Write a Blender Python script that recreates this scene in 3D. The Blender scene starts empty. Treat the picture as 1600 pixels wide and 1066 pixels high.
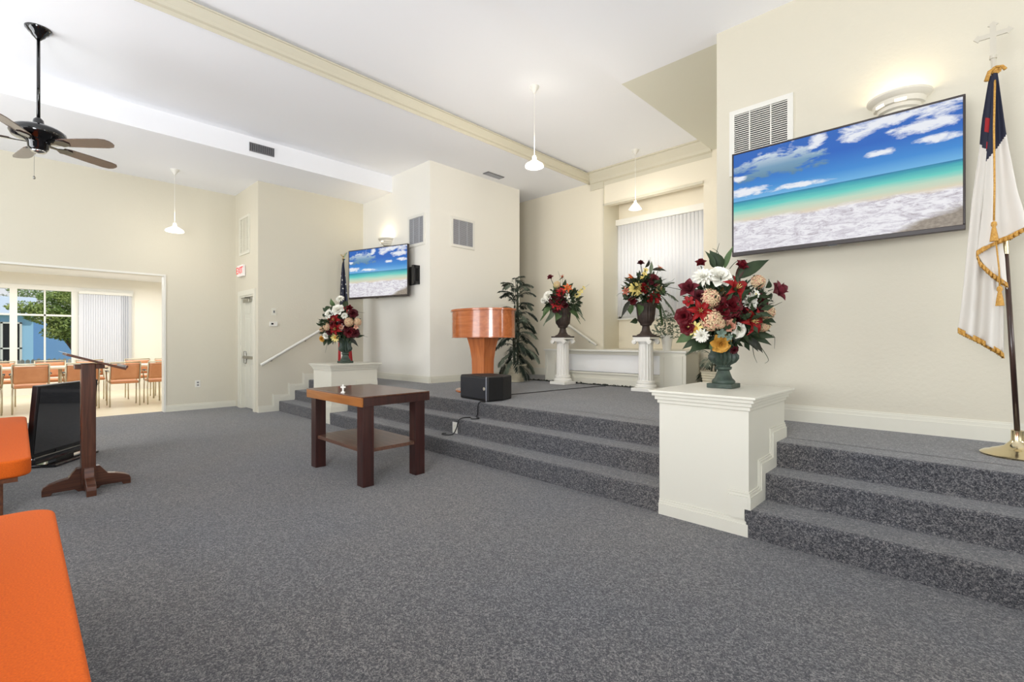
import bpy, math, random
from mathutils import Vector, Matrix, Quaternion
random.seed(7)
D = bpy.data
SC = bpy.context.scene
COL = SC.collection
PI = math.pi

# ---------------------------------------------------------------- camera
FPX = 746.6
YAW = math.atan(722 / 746.6)
CAMH = 1.2
cam_data = D.cameras.new('camera')
cam_data.sensor_width = 36.0
cam_data.lens = 36.0 * FPX / 1600.0
cam_data.clip_start = 0.02
cam = D.objects.new('camera', cam_data)
cam.location = (0, 0, CAMH)
cam.rotation_euler = (PI / 2, 0, YAW)
COL.objects.link(cam)
SC.camera = cam
SC.view_settings.view_transform = 'Standard'
SC.view_settings.look = 'None'
SC.view_settings.gamma = 1
SC.view_settings.use_curve_mapping = False
SC.view_settings.exposure = -0.30

# ---------------------------------------------------------------- world and large lights
world = D.worlds.new('daylight')
SC.world = world
world.use_nodes = True
wn = world.node_tree
wn.nodes.clear()
wo = wn.nodes.new('ShaderNodeOutputWorld')
wb = wn.nodes.new('ShaderNodeBackground')
wr = wn.nodes.new('ShaderNodeValToRGB')
wx = wn.nodes.new('ShaderNodeTexCoord')
wsep = wn.nodes.new('ShaderNodeSeparateXYZ')
wn.links.new(wx.outputs['Generated'], wsep.inputs[0])
wn.links.new(wsep.outputs['Z'], wr.inputs[0])
wr.color_ramp.elements[0].position = 0.0
wr.color_ramp.elements[0].color = (1.0, 1.0, 1.0, 1)
wr.color_ramp.elements[1].position = 0.6
wr.color_ramp.elements[1].color = (0.55, 0.76, 1.0, 1)
wn.links.new(wr.outputs[0], wb.inputs[0])
wb.inputs[1].default_value = 1.3
wn.links.new(wb.outputs[0], wo.inputs[0])

def area_light(name, loc, target, sx, sy, power, color=(1, 1, 1)):
    l = D.lights.new(name, 'AREA')
    l.shape = 'RECTANGLE'; l.size = sx; l.size_y = sy
    l.energy = power; l.color = color
    o = D.objects.new(name, l)
    o.location = loc
    o.rotation_euler = (Vector(target) - Vector(loc)).to_track_quat('-Z', 'Y').to_euler()
    COL.objects.link(o)
    return o

sun = D.lights.new('sun', 'SUN'); sun.energy = 3.2; sun.angle = math.radians(2); sun.color = (1, 0.96, 0.88)
so = D.objects.new('sun', sun)
so.rotation_euler = Vector((-0.55, -0.35, -0.75)).to_track_quat('-Z', 'Y').to_euler()
COL.objects.link(so)
# fill lights added behind the camera and at right to brighten the nave
area_light('rear_fill_light', (-3.5, -5.9, 2.3), (-3.5, 4, 2.4), 10.0, 3.0, 110, (0.97, 0.985, 1.0))
area_light('side_fill_light', (3.4, -1.0, 2.2), (-5, 1.5, 2.2), 6.0, 2.6, 40, (0.97, 0.985, 1.0))
# more added fill, out of view, aimed up to brighten ceiling and stage
area_light('ceiling_fill_light', (-0.6, -1.6, 1.5), (-2.6, 1.6, 4.2), 1.6, 1.6, 240, (0.95, 0.975, 1.0))
area_light('ceiling_fill_aisle', (-6.2, -3.0, 1.5), (-6.2, -1.0, 4.2), 2.6, 3.0, 220, (0.95, 0.975, 1.0))
area_light('ceiling_fill_stage', (2.6, 3.7, 1.9), (-2.6, 5.2, 4.1), 1.0, 1.0, 45, (0.95, 0.975, 1.0))
# the annex: unseen fill light added to brighten the room
area_light('annex_fill_light', (-12.6, 0.2, 2.55), (-12.6, 0.2, 0), 3.6, 5.5, 190, (0.96, 0.98, 1.0))

# ---------------------------------------------------------------- pixel helpers (photo pixel -> point in the room)
F2 = (-math.sin(YAW), math.cos(YAW)); R2 = (math.cos(YAW), math.sin(YAW))
def ray(px, py):
    t = (px - 800) / FPX
    return Vector((F2[0] + t * R2[0], F2[1] + t * R2[1], (533 - py) / FPX))
def atY(px, py, y):
    d = ray(px, py); return Vector((0, 0, CAMH)) + d * (y / d.y)
def atX(px, py, x):
    d = ray(px, py); return Vector((0, 0, CAMH)) + d * (x / d.x)
def atZ(px, py, z):
    d = ray(px, py); return Vector((0, 0, CAMH)) + d * ((z - CAMH) / d.z)
def atD(px, py, b):
    return Vector((0, 0, CAMH)) + ray(px, py) * b
def depth(p):
    return p[0] * F2[0] + p[1] * F2[1]

# ---------------------------------------------------------------- materials
MATS = {}
def srgb(r, g, b):
    def c(v):
        v /= 255.0
        return v / 12.92 if v <= 0.04045 else ((v + 0.055) / 1.055) ** 2.4
    return (c(r), c(g), c(b), 1)

def mat(name, color, rough=0.6, metal=0.0, noise=None, bump=None, emit=None, spec=0.5, coat=0.0, sss=0.0, trans=0.0, alpha=1.0):
    """noise=(scale, amount, second colour) ; bump=(scale, strength, distance)"""
    if name in MATS: return MATS[name]
    m = D.materials.new(name); m.use_nodes = True
    nt = m.node_tree; b = nt.nodes['Principled BSDF']
    b.inputs['Base Color'].default_value = color
    b.inputs['Roughness'].default_value = rough
    b.inputs['Metallic'].default_value = metal
    b.inputs['Specular IOR Level'].default_value = spec
    b.inputs['Coat Weight'].default_value = coat
    b.inputs['Transmission Weight'].default_value = trans
    b.inputs['Alpha'].default_value = alpha
    tc = nt.nodes.new('ShaderNodeTexCoord')
    if noise:
        n = nt.nodes.new('ShaderNodeTexNoise'); n.inputs['Scale'].default_value = noise[0]
        n.inputs['Detail'].default_value = 3
        nt.links.new(tc.outputs['Object'], n.inputs['Vector'])
        r = nt.nodes.new('ShaderNodeValToRGB')
        r.color_ramp.elements[0].position = 0.5 - noise[1]; r.color_ramp.elements[1].position = 0.5 + noise[1]
        r.color_ramp.elements[0].color = color; r.color_ramp.elements[1].color = noise[2]
        nt.links.new(n.outputs['Fac'], r.inputs[0]); nt.links.new(r.outputs[0], b.inputs['Base Color'])
    if bump:
        n2 = nt.nodes.new('ShaderNodeTexNoise'); n2.inputs['Scale'].default_value = bump[0]; n2.inputs['Detail'].default_value = 4
        nt.links.new(tc.outputs['Object'], n2.inputs['Vector'])
        bp = nt.nodes.new('ShaderNodeBump'); bp.inputs['Strength'].default_value = bump[1]; bp.inputs['Distance'].default_value = bump[2]
        nt.links.new(n2.outputs['Fac'], bp.inputs['Height']); nt.links.new(bp.outputs[0], b.inputs['Normal'])
    if emit:
        b.inputs['Emission Color'].default_value = emit[0]; b.inputs['Emission Strength'].default_value = emit[1]
    MATS[name] = m
    return m

def wood(name, c1, c2, rough=0.35, scale=1.0, axis=0, coat=0.2):
    if name in MATS: return MATS[name]
    m = D.materials.new(name); m.use_nodes = True
    nt = m.node_tree; b = nt.nodes['Principled BSDF']
    tc = nt.nodes.new('ShaderNodeTexCoord'); mp = nt.nodes.new('ShaderNodeMapping')
    s = [26 * scale] * 3; s[axis] = 1.6 * scale
    mp.inputs['Scale'].default_value = s
    nt.links.new(tc.outputs['Object'], mp.inputs[0])
    n = nt.nodes.new('ShaderNodeTexNoise'); n.inputs['Scale'].default_value = 1.6; n.inputs['Detail'].default_value = 6; n.inputs['Distortion'].default_value = 0.6
    nt.links.new(mp.outputs[0], n.inputs['Vector'])
    r = nt.nodes.new('ShaderNodeValToRGB')
    r.color_ramp.elements[0].position = 0.32; r.color_ramp.elements[1].position = 0.7
    r.color_ramp.elements[0].color = c1; r.color_ramp.elements[1].color = c2
    nt.links.new(n.outputs['Fac'], r.inputs[0]); nt.links.new(r.outputs[0], b.inputs['Base Color'])
    b.inputs['Roughness'].default_value = rough; b.inputs['Coat Weight'].default_value = coat
    MATS[name] = m
    return m

def carpet_mat():
    m = D.materials.new('carpet'); m.use_nodes = True
    nt = m.node_tree; b = nt.nodes['Principled BSDF']
    tc = nt.nodes.new('ShaderNodeTexCoord')
    n = nt.nodes.new('ShaderNodeTexVoronoi'); n.inputs['Scale'].default_value = 230
    nt.links.new(tc.outputs['Object'], n.inputs['Vector'])
    v2 = nt.nodes.new('ShaderNodeTexVoronoi'); v2.inputs['Scale'].default_value = 95
    nt.links.new(tc.outputs['Object'], v2.inputs['Vector'])
    sp_ = nt.nodes.new('ShaderNodeMix'); sp_.data_type = 'RGBA'; sp_.inputs['Factor'].default_value = .35
    nt.links.new(n.outputs['Color'], sp_.inputs['A']); nt.links.new(v2.outputs['Color'], sp_.inputs['B'])
    sx_ = nt.nodes.new('ShaderNodeSeparateColor'); nt.links.new(sp_.outputs['Result'], sx_.inputs[0])
    r = nt.nodes.new('ShaderNodeValToRGB')
    e = r.color_ramp.elements
    e[0].position = 0.12; e[0].color = srgb(50, 51, 55)
    e[1].position = 0.9; e[1].color = srgb(134, 132, 130)
    k = e.new(0.5); k.color = srgb(82, 82, 85)
    nt.links.new(sx_.outputs[0], r.inputs[0])
    n2 = nt.nodes.new('ShaderNodeTexNoise'); n2.inputs['Scale'].default_value = 0.8; n2.inputs['Detail'].default_value = 3
    nt.links.new(tc.outputs['Object'], n2.inputs['Vector'])
    r2 = nt.nodes.new('ShaderNodeValToRGB')
    r2.color_ramp.elements[0].position = 0.35; r2.color_ramp.elements[0].color = (0.86, 0.88, 0.93, 1)
    r2.color_ramp.elements[1].position = 0.65; r2.color_ramp.elements[1].color = (1.0, 0.97, 0.94, 1)
    nt.links.new(n2.outputs['Fac'], r2.inputs[0])
    mx = nt.nodes.new('ShaderNodeMix'); mx.data_type = 'RGBA'; mx.blend_type = 'MULTIPLY'; mx.inputs['Factor'].default_value = 1.0
    nt.links.new(r.outputs[0], mx.inputs['A']); nt.links.new(r2.outputs[0], mx.inputs['B'])
    nt.links.new(mx.outputs['Result'], b.inputs['Base Color'])
    b.inputs['Roughness'].default_value = 0.95
    b.inputs['Specular IOR Level'].default_value = 0.15
    b.inputs['Sheen Weight'].default_value = 0.25
    MATS['carpet'] = m
    return m
M_CARPET = carpet_mat()
M_WALL = mat('wall_cream', srgb(214, 208, 190), 0.7, bump=(38, 0.35, 0.004))
M_WALLW = mat('wall_offwhite', srgb(238, 235, 225), 0.7, bump=(38, 0.25, 0.003))  # off-white paint, lightened further to make up for weak light on the block
M_WALLB = mat('wall_cream_lit', srgb(232, 224, 204), 0.7, bump=(38, 0.3, 0.004))  # wall cream lightened in place of light missing deep on the stage
M_CEIL = mat('ceiling_white', srgb(244, 245, 248), 0.85)
M_CEILT = mat('ceiling_painted', srgb(222, 220, 204), 0.8, bump=(38, 0.35, 0.004))
M_TRIM = mat('trim_cream', srgb(222, 219, 204), 0.45)
M_CROWN = mat('crown_cream', srgb(206, 200, 180), 0.55)
M_WHITE = mat('white_paint', srgb(228, 226, 217), 0.4)
M_DOORP = mat('door_cream', srgb(216, 214, 200), 0.45)
M_BLACK = mat('black_plastic', srgb(22, 22, 24), 0.4)
M_BLACKG = mat('black_gloss', srgb(12, 12, 14), 0.08, coat=0.5)
M_METAL = mat('satin_metal', srgb(170, 168, 160), 0.3, 1.0)
M_CHROME = mat('chrome', srgb(215, 215, 215), 0.15, 1.0)
M_BRASS = mat('polished_brass', srgb(222, 208, 172), 0.14, 1.0)
M_GREY = mat('vent_grey', srgb(120, 120, 122), 0.6)
M_DARK = mat('vent_dark', srgb(34, 34, 36), 0.8)
M_GOLD = mat('gold_fringe', srgb(176, 122, 40), 0.6, noise=(120, 0.2, srgb(214, 168, 84)))

# ---------------------------------------------------------------- mesh builder
class MB:
    def __init__(s): s.v = []; s.f = []; s.mi = []; s.uv = None
    def add(s, vs, fs, mi=0):
        o = len(s.v); s.v += [tuple(p) for p in vs]
        s.f += [tuple(i + o for i in f) for f in fs]; s.mi += [mi] * len(fs)
    def box(s, x0, y0, z0, x1, y1, z1, mi=0, M=None):
        if x0 > x1: x0, x1 = x1, x0
        if y0 > y1: y0, y1 = y1, y0
        if z0 > z1: z0, z1 = z1, z0
        vs = [Vector(p) for p in ((x0, y0, z0), (x1, y0, z0), (x1, y1, z0), (x0, y1, z0), (x0, y0, z1), (x1, y0, z1), (x1, y1, z1), (x0, y1, z1))]
        if M: vs = [M @ p for p in vs]
        s.add(vs, [(3, 2, 1, 0), (4, 5, 6, 7), (0, 1, 5, 4), (1, 2, 6, 5), (2, 3, 7, 6), (3, 0, 4, 7)], mi)
        return s
    def tube(s, pts, r, n=8, mi=0, caps=True):
        pts = [Vector(p) for p in pts]; rr = r if isinstance(r, (list, tuple)) else [r] * len(pts)
        vs = []; up = None
        for i, p in enumerate(pts):
            t = (pts[min(i + 1, len(pts) - 1)] - pts[max(i - 1, 0)])
            if t.length < 1e-9: t = Vector((0, 0, 1))
            t.normalize()
            if up is None:
                up = t.orthogonal().normalized()
            else:
                up = (up - t * up.dot(t))
                if up.length < 1e-6: up = t.orthogonal()
                up.normalize()
            w = t.cross(up)
            for k in range(n):
                a = 2 * PI * k / n
                vs.append(p + (up * math.cos(a) + w * math.sin(a)) * rr[i])
        fs = []
        for i in range(len(pts) - 1):
            for k in range(n):
                a = i * n + k; b = i * n + (k + 1) % n
                fs.append((a, b, b + n, a + n))
        if caps:
            fs.append(tuple(reversed(range(n)))); fs.append(tuple(range((len(pts) - 1) * n, len(pts) * n)))
        s.add(vs, fs, mi); return s
    def lathe(s, prof, n=32, mi=0, M=None, flute=None, a0=0, a1=2 * PI, sx=1, sy=1):
        """prof = [(r,z)..]; flute = (count, depth, z0, z1)"""
        full = abs(a1 - a0 - 2 * PI) < 1e-6
        nn = n if full else n + 1
        vs = []
        for (r, z) in prof:
            for k in range(nn):
                a = a0 + (a1 - a0) * k / n
                q = r
                if flute and flute[2] <= z <= flute[3]: q = r * (1 - flute[1] * (0.5 - 0.5 * math.cos(flute[0] * a)))
                p = Vector((q * math.cos(a) * sx, q * math.sin(a) * sy, z))
                vs.append(M @ p if M else p)
        fs = []
        for i in range(len(prof) - 1):
            for k in range(n):
                k2 = (k + 1) % nn
                fs.append((i * nn + k, i * nn + k2, (i + 1) * nn + k2, (i + 1) * nn + k))
        if full:
            if prof[0][0] > 1e-4: fs.append(tuple(reversed(range(nn))))
            if prof[-1][0] > 1e-4: fs.append(tuple(range((len(prof) - 1) * nn, len(prof) * nn)))
        s.add(vs, fs, mi); return s
    def prism(s, poly, h, axis='z', base=0.0, mi=0, M=None):
        """extrude closed polygon; axis = extrusion axis; poly coordinates are the other two axes in order"""
        n = len(poly); vs = []
        for t in (base, base + h):
            for (a, b) in poly:
                p = {'z': (a, b, t), 'y': (a, t, b), 'x': (t, a, b)}[axis]
                vs.append(M @ Vector(p) if M else Vector(p))
        area = sum(poly[i][0] * poly[(i + 1) % n][1] - poly[(i + 1) % n][0] * poly[i][1] for i in range(n))
        ccw = area > 0
        if axis == 'y': ccw = not ccw
        if h < 0: ccw = not ccw
        side = [(i, (i + 1) % n, (i + 1) % n + n, i + n) for i in range(n)]
        lo = tuple(reversed(range(n))); hi = tuple(range(n, 2 * n))
        fs = side + [lo, hi]
        if not ccw: fs = [tuple(reversed(f)) for f in fs]
        s.add(vs, fs, mi); return s
    def grid(s, fn, nu, nv, mi=0, mifn=None):
        vs = [fn(i / nu, j / nv) for j in range(nv + 1) for i in range(nu + 1)]
        o = len(s.v); s.v += [tuple(p) for p in vs]
        for j in range(nv):
            for i in range(nu):
                a = o + j * (nu + 1) + i
                s.f.append((a, a + 1, a + nu + 2, a + nu + 1))
                s.mi.append(mifn((i + .5) / nu, (j + .5) / nv) if mifn else mi)
        return s
    def mesh(s, name, mats, smooth=False):
        me = D.meshes.new(name); me.from_pydata(s.v, [], s.f); me.update()
        if not isinstance(mats, (list, tuple)): mats = [mats]
        for m in mats: me.materials.append(m)
        me.polygons.foreach_set('material_index', s.mi)
        if smooth:
            me.polygons.foreach_set('use_smooth', [True] * len(me.polygons))
            if smooth != 'all':
                try: me.set_sharp_from_angle(angle=math.radians(smooth if smooth > 1 else 40))
                except Exception: pass
        me.update()
        return me
    def build(s, name, mats, parent=None, smooth=False, bevel=0, solid=0, segs=2):
        me = s.mesh(name, mats, smooth)
        return link(name, me, parent, bevel, solid, segs)

def link(name, me, parent=None, bevel=0, solid=0, segs=2):
    o = D.objects.new(name, me); COL.objects.link(o)
    if parent: o.parent = parent
    if solid:
        md = o.modifiers.new('thickness', 'SOLIDIFY'); md.thickness = solid; md.offset = 0
    if bevel:
        md = o.modifiers.new('bevel', 'BEVEL'); md.width = bevel; md.segments = segs; md.limit_method = 'ANGLE'; md.angle_limit = math.radians(40)
    return o

def tag(o, label=None, cat=None, group=None, kind=None):
    if label: o['label'] = label
    if cat: o['category'] = cat
    if group: o['group'] = group
    if kind: o['kind'] = kind
    return o
def thing(name, label, cat, loc=(0, 0, 0), rz=0, group=None):
    o = D.objects.new(name, None); COL.objects.link(o); o.location = loc; o.rotation_euler = (0, 0, rz)
    o.empty_display_size = 0.1
    return tag(o, label, cat, group)
def struct(name, mb, m, label=None, cat=None, parent=None, bevel=0, smooth=False):
    o = mb.build(name, m, parent, bevel=bevel, smooth=smooth)
    o['kind'] = 'structure'
    if label: o['label'] = label
    if cat: o['category'] = cat
    return o
def copy_tree(o, parent=None):
    c = o.copy(); COL.objects.link(c)
    if parent: c.parent = parent
    for ch in list(o.children): copy_tree(ch, c)
    return c
def place(o, M): o.matrix_local = M; return o

# ================================================================ ROOM SHELL
CH = 4.17          # nave ceiling
CL = 3.88          # lower side ceiling
TR = 4.34          # tray ceiling
S = 0.504          # stage height
RS = 0.168         # riser
XL = -9.8; XS = -8.6; YT = 4.70; XB = -6.42; XR = -1.79; YB = 7.5; YN = 8.0
NX0, NX1 = -4.90, -3.06
T = 0.15
XRT = 3.6; YREAR = -6.2
TX0, TX1 = -5.21, -2.93

struct('floor', MB().box(XL - T, YREAR, -0.1, XRT, 3.4, 0), M_CARPET, 'grey blue speckled carpet across the nave floor', 'floor')

# stage with three carpeted risers; nosings rounded by the bevel
R1, R2y, R3 = 3.12, 3.385, 3.63
def flight(m, x0, x1, r1):
    pr = [(r1, -.06), (r1, RS), (R2y, RS), (R2y, 2 * RS), (R3, 2 * RS), (R3, S), (3.87, S), (3.87, -.06)]
    m.prism(pr, x1 - x0, 'x', x0)
st = MB()
flight(st, XS, -7.235, R1); flight(st, -6.675, -1.562, R1); flight(st, -1.02, XRT, 3.10)
st.prism([(XS, 3.83), (XRT, 3.83), (XRT, YN), (XS, YN)], S + .06, 'z', -.06)
struct('floor_stage', st, M_CARPET, 'carpeted platform reached by three long steps', 'stage', bevel=0.016)

# left wall with the wide opening to the annex
OY1 = 1.735; OZ = 2.32
w = MB().box(XL - T, OY1, 0, XL, 2.79 + T, CL).box(XL - T, YREAR, OZ, XL, OY1, CL).box(XL - T, YREAR, 0, XL, -3.2, OZ)
struct('wall_left', w, M_WALL)
# wall holding the door
DX0, DX1, DZ = -9.50, -8.80, 2.0
w = MB().box(XL, 2.79, 0, DX0, 2.79 + T, CL).box(DX0, 2.79, DZ, DX1, 2.79 + T, CL).box(DX1, 2.79, 0, XS, 2.79 + T, CL)
w.box(XS - T, 2.79 + T, 0, XS, YT + T, CL)
struct('wall_exit', w, M_WALL)
# front block with the small screen
w = MB().box(XS - T, YT, S, XB, YT + T, CH).box(XB - T, YT + T, S, XB, 6.85, CH)
struct('wall_front_left', w, M_WALLW)
w = MB().box(XR, YT, S, XRT, YT + T, CH).box(XR, YT + T, S, XR + T, YB, CH)
struct('wall_front_right', w, M_WALL)
# back wall with niche
w = MB().box(-9.2, YB, S, NX0, YB + T, CH).box(NX1, YB, S, XR + T, YB + T, CH)
w.box(NX0 - 0.28, YB - 0.002, 4.0, NX0, YB + T, TR).box(NX1, YB, CH, NX1 + .2, YB + T, TR)
w.box(NX0, YB, 3.70, NX1, YB + T, TR)
w.box(NX0 - T, YB + T, S, NX0, YN + T, TR).box(NX1, YB + T, S, NX1 + T, YN + T, TR)
struct('wall_back', w, M_WALLB)
w = MB().box(NX0, YN, S, NX1, YN + T, 1.62).box(NX0, YN, 3.42, NX1, YN + T, TR).box(NX0, YB + T, 3.95, NX1, YN, 4.05)
struct('wall_alcove', w, M_WALLB)
struct('wall_corridor', MB().box(-9.2, YT + T, S, -9.05, YB, CH), M_WALL)
# right and rear walls of the nave, with unseen openings added to let daylight in
w = MB().box(XRT, YREAR, 0, XRT + T, -4.0, CH).box(XRT, 2.0, 0, XRT + T, YT + T, CH).box(XRT, -4, 0, XRT + T, 2, 0.8).box(XRT, -4, 3.5, XRT + T, 2, CH)
struct('wall_right', w, M_WALL)
w = MB().box(XL - T, YREAR - T, 0, XRT + T, YREAR, 0.8).box(XL - T, YREAR - T, 3.8, XRT + T, YREAR, CH).box(XL - T, YREAR - T, .8, -8.6, YREAR, 3.8).box(1.6, YREAR - T, .8, XRT + T, YREAR, 3.8)
struct('wall_rear', w, M_WALL)

# ceilings
SF = -7.55
c = MB().box(SF, YREAR, CH, TX0, YB + T, CH + .3).box(TX1, YREAR, CH, XRT + T, YT + T, CH + .3)
c.box(TX0, YREAR, TR, TX1, YN + T, TR + .13).box(XL - T, YREAR, CL, SF, YT, CH + .3).box(-9.2, YT + T, CH, SF, YB + T, CH + .3)
struct('ceiling', c, M_CEIL)
struct('ceiling_side', MB().box(TX1, YT + T, CH, XR + .01, YB + T, CH + .3), M_CEILT)

# crown moulding of the tray (left long side) and across the niche header
def crown(path_a, path_b, side, z0, z1, proj, name):
    """moulding running a->b, projecting towards side (unit vector)"""
    a = Vector(path_a); b = Vector(path_b); d = side
    pr = [(0, 0), (0.012, 0), (0.012, 0.25), (0.3, 0.32), (0.35, 0.5), (0.75, 0.8), (0.8, 0.9), (1, 0.92), (1, 1), (0, 1)]
    vs = []
    for e in (a, b):
        for (u, v) in pr: vs.append(Vector((e.x + d[0] * u * proj, e.y + d[1] * u * proj, z0 + v * (z1 - z0))))
    n = len(pr)
    m = MB(); m.add(vs, [(i, (i + 1) % n, (i + 1) % n + n, i + n) for i in range(n)] + [tuple(range(n)), tuple(range(n, 2 * n))])
    return struct(name, m, M_CROWN)
crown((TX0, YREAR, 0), (TX0, YB, 0), (1, 0), CH - 0.03, TR - 0.03, 0.07, 'trim_1')
crown((NX0 - .28, YB, 0), (TX1, YB, 0), (0, -1), 4.06, TR, 0.14, 'trim_2')
struct('trim_3', MB().box(NX0 - .29, YB - .02, 4.02, NX0, YB - .003, TR).box(NX0, YB - .02, 3.68, NX1, YB - .003, 3.72).box(NX0, YB - .02, 1.05, NX0 + .012, YN, 4.05), M_CROWN)

# baseboards
def base_run(m, p, q, z=0.0, h=0.11, t=0.018, n=(0, -1)):
    x0, y0 = p; x1, y1 = q
    for (zz0, zz1, tt) in ((0, h * .72, t), (h * .72, h * .9, t * .65), (h * .9, h, t * .35)):
        m.box(min(x0, x1) + min(0, n[0] * tt), min(y0, y1) + min(0, n[1] * tt), z + zz0,
              max(x0, x1) + max(0, n[0] * tt), max(y0, y1) + max(0, n[1] * tt), z + zz1)
m = MB(); base_run(m, (XL, OY1), (XL, 2.79), n=(1, 0)); struct('baseboard_left', m, M_TRIM)
m = MB(); base_run(m, (XS, 2.79), (XS, R1), n=(1, 0))
# stepped skirting up the stair wall
for (y, z0, z1, yn, zz) in ((R1, 0, RS, R2y, RS), (R2y, RS, 2 * RS, R3, 2 * RS), (R3, 2 * RS, S, YT, S)):
    m.box(XS, y - .085, z0 + .0, XS + .016, y, z1 + .11)
    m.box(XS, y - .11, z0 + .11, XS + .008, y - .085, z1 + .13)
    base_run(m, (XS, y), (XS, yn), z=zz, n=(1, 0))
struct('baseboard_stair', m, M_TRIM)
m = MB(); base_run(m, (XS, YT), (XB, YT), z=S, n=(0, -1)); base_run(m, (XB, YT), (XB, 6.85), z=S, n=(1, 0)); struct('baseboard_front_left', m, M_TRIM)
m = MB(); base_run(m, (XR, YT), (XRT, YT), z=S, h=.14, n=(0, -1)); struct('baseboard_front_right', m, M_TRIM)
m = MB(); base_run(m, (-9.0, YB), (-5.45, YB), z=S, h=.14); base_run(m, (-2.8, YB), (XR, YB), z=S, h=.14); struct('baseboard_back', m, M_TRIM)
struct('trim_4', MB().box(XL - T - .01, OY1 - .03, 0, XL + .012, OY1 - .0005, OZ - .031).box(XL - T - .01, YREAR + .01, OZ - .03, XL + .012, OY1 - .0005, OZ - .0005), M_WHITE)

# ================================================================ ANNEX seen through the opening
AX = -15.0
M_TILE = mat('annex_tile', srgb(230, 218, 188), 0.35, noise=(3, 0.3, srgb(238, 228, 202)))
M_ANW = mat('annex_wall', srgb(238, 233, 220), 0.7)
struct('floor_annex', MB().box(AX - T, -4.2, -0.1, XL - T, 4.0, 0.0), M_TILE, 'pale yellow tiled floor of the side room', 'floor')
w = MB().box(AX - T, 1.98, 0, AX, 4.0, 2.7).box(AX - T, -4.2, 0, AX, 1.98, .62).box(AX - T, -4.2, 2.42, AX, 1.98, 2.7)
w.box(AX, 3.85, 0, XL - T, 4.0, 2.7).box(AX - T, -4.2, .62, AX, -1.6, 2.42).box(AX, -4.2, 0, XL - T, -4.05, 2.7)
struct('wall_annex', w, M_ANW)
struct('ceiling_annex', MB().box(AX - T, -4.2, 2.7, XL - T, 4.0, 2.85), M_CEIL)
# window: frame, posts, muntins, glass
win = MB(); fx0, fx1 = AX - .10, AX + .03
for (y0, y1) in ((-1.6, -1.5), (-.57, -.46), (-.125, -.009), (.86, .98), (1.93, 1.99)): win.box(fx0, y0, .62, fx1, y1, 2.42)
win.box(fx0, -1.6, 2.34, fx1 + .01, 1.99, 2.44).box(fx0, -1.6, .62, fx1 + .01, 1.99, .70)
win.box(fx0 + .02, -1.6, 1.76, fx1 - .02, 1.9, 1.80).box(fx0 + .02, .405, .68, fx1 - .02, .435, 2.36)
wf = struct('window_1', win, M_WHITE)
mg = D.materials.new('window_glass'); mg.use_nodes = True
b = mg.node_tree.nodes['Principled BSDF']; b.inputs['Transmission Weight'].default_value = 1; b.inputs['Roughness'].default_value = 0; b.inputs['IOR'].default_value = 1.05
struct('pane', MB().box(AX - .05, -1.55, .66, AX - .044, 1.95, 2.38), mg, parent=wf)

# vertical blinds
M_BLIND = mat('blind_fabric', srgb(208, 210, 216), 0.7, emit=None)
M_BLINDB = D.materials.new('blind_backlit'); M_BLINDB.use_nodes = True
nt = M_BLINDB.node_tree; b = nt.nodes['Principled BSDF']; b.inputs['Base Color'].default_value = srgb(244, 244, 244); b.inputs['Roughness'].default_value = .7
tl = nt.nodes.new('ShaderNodeBsdfTranslucent'); tl.inputs[0].default_value = srgb(246, 246, 248)
mxs = nt.nodes.new('ShaderNodeMixShader'); mxs.inputs[0].default_value = 0.2
nt.links.new(b.outputs[0], mxs.inputs[1]); nt.links.new(tl.outputs[0], mxs.inputs[2]); nt.links.new(mxs.outputs[0], nt.nodes['Material Output'].inputs[0])
bl = thing('vertical_blind', 'white vertical blind drawn half across the side room window', 'blind', (AX + .1, 0, 0))
MB().box(-.05, .98, 2.30, .04, 1.96, 2.36).build('headrail', M_WHITE, bl)
for k in range(22):
    y = 1.02 + k * .0425
    MB().box(-.004, -.042, .68, .004, .042, 2.30, M=Matrix.Translation((0, y, 0)) @ Matrix.Rotation(math.radians(-18 if k < 18 else 38), 4, 'Z')).build('slat', M_BLIND, bl)

# niche window and blind
wn_ = MB()
for (x0, x1) in ((NX0, NX0 + .05), (-4.30, -4.24), (-3.6, -3.54), (NX1 - .05, NX1)): wn_.box(x0, YN + .03, 1.62, x1, YN + .1, 3.42)
wn_.box(NX0, YN + .03, 1.62, NX1, YN + .1, 1.68).box(NX0, YN + .03, 3.36, NX1, YN + .1, 3.42).box(NX0, YN + .03, 2.34, NX1, YN + .1, 2.38)
wn_.box(NX0, YN - .05, 1.60, NX1, YN + .03, 1.625)
w2 = struct('window_2', wn_, M_WHITE)
struct('pane', MB().box(NX0, YN + .055, 1.62, NX1, YN + .06, 3.42), mg, parent=w2)
nb = thing('vertical_blind', 'closed white vertical blind over the tall window behind the stage alcove', 'blind', (0, YN - .06, 0))
MB().box(NX0 + .01, -.06, 3.38, NX1 - .01, .05, 3.49).build('valance', M_WHITE, nb)
ns = 26
for k in range(ns):
    x = NX0 + .04 + (NX1 - NX0 - .08) * (k + .5) / ns
    Ms = Matrix.Translation((x, 0, 0)) @ Matrix.Rotation(math.radians(34), 4, 'Z')
    MB().grid(lambda u, v: Ms @ Vector((-.043 + .086 * u, -.018 * math.sin(PI * u), 1.66 + 1.73 * v)), 8, 1).build('slat', M_BLINDB, nb, smooth='all', solid=.0015)
area_light('alcove_window_daylight', ((NX0 + NX1) / 2, YN + .9, 2.5), ((NX0 + NX1) / 2, YN, 2.5), 1.9, 2.0, 20, (1, 1, 1))

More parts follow.
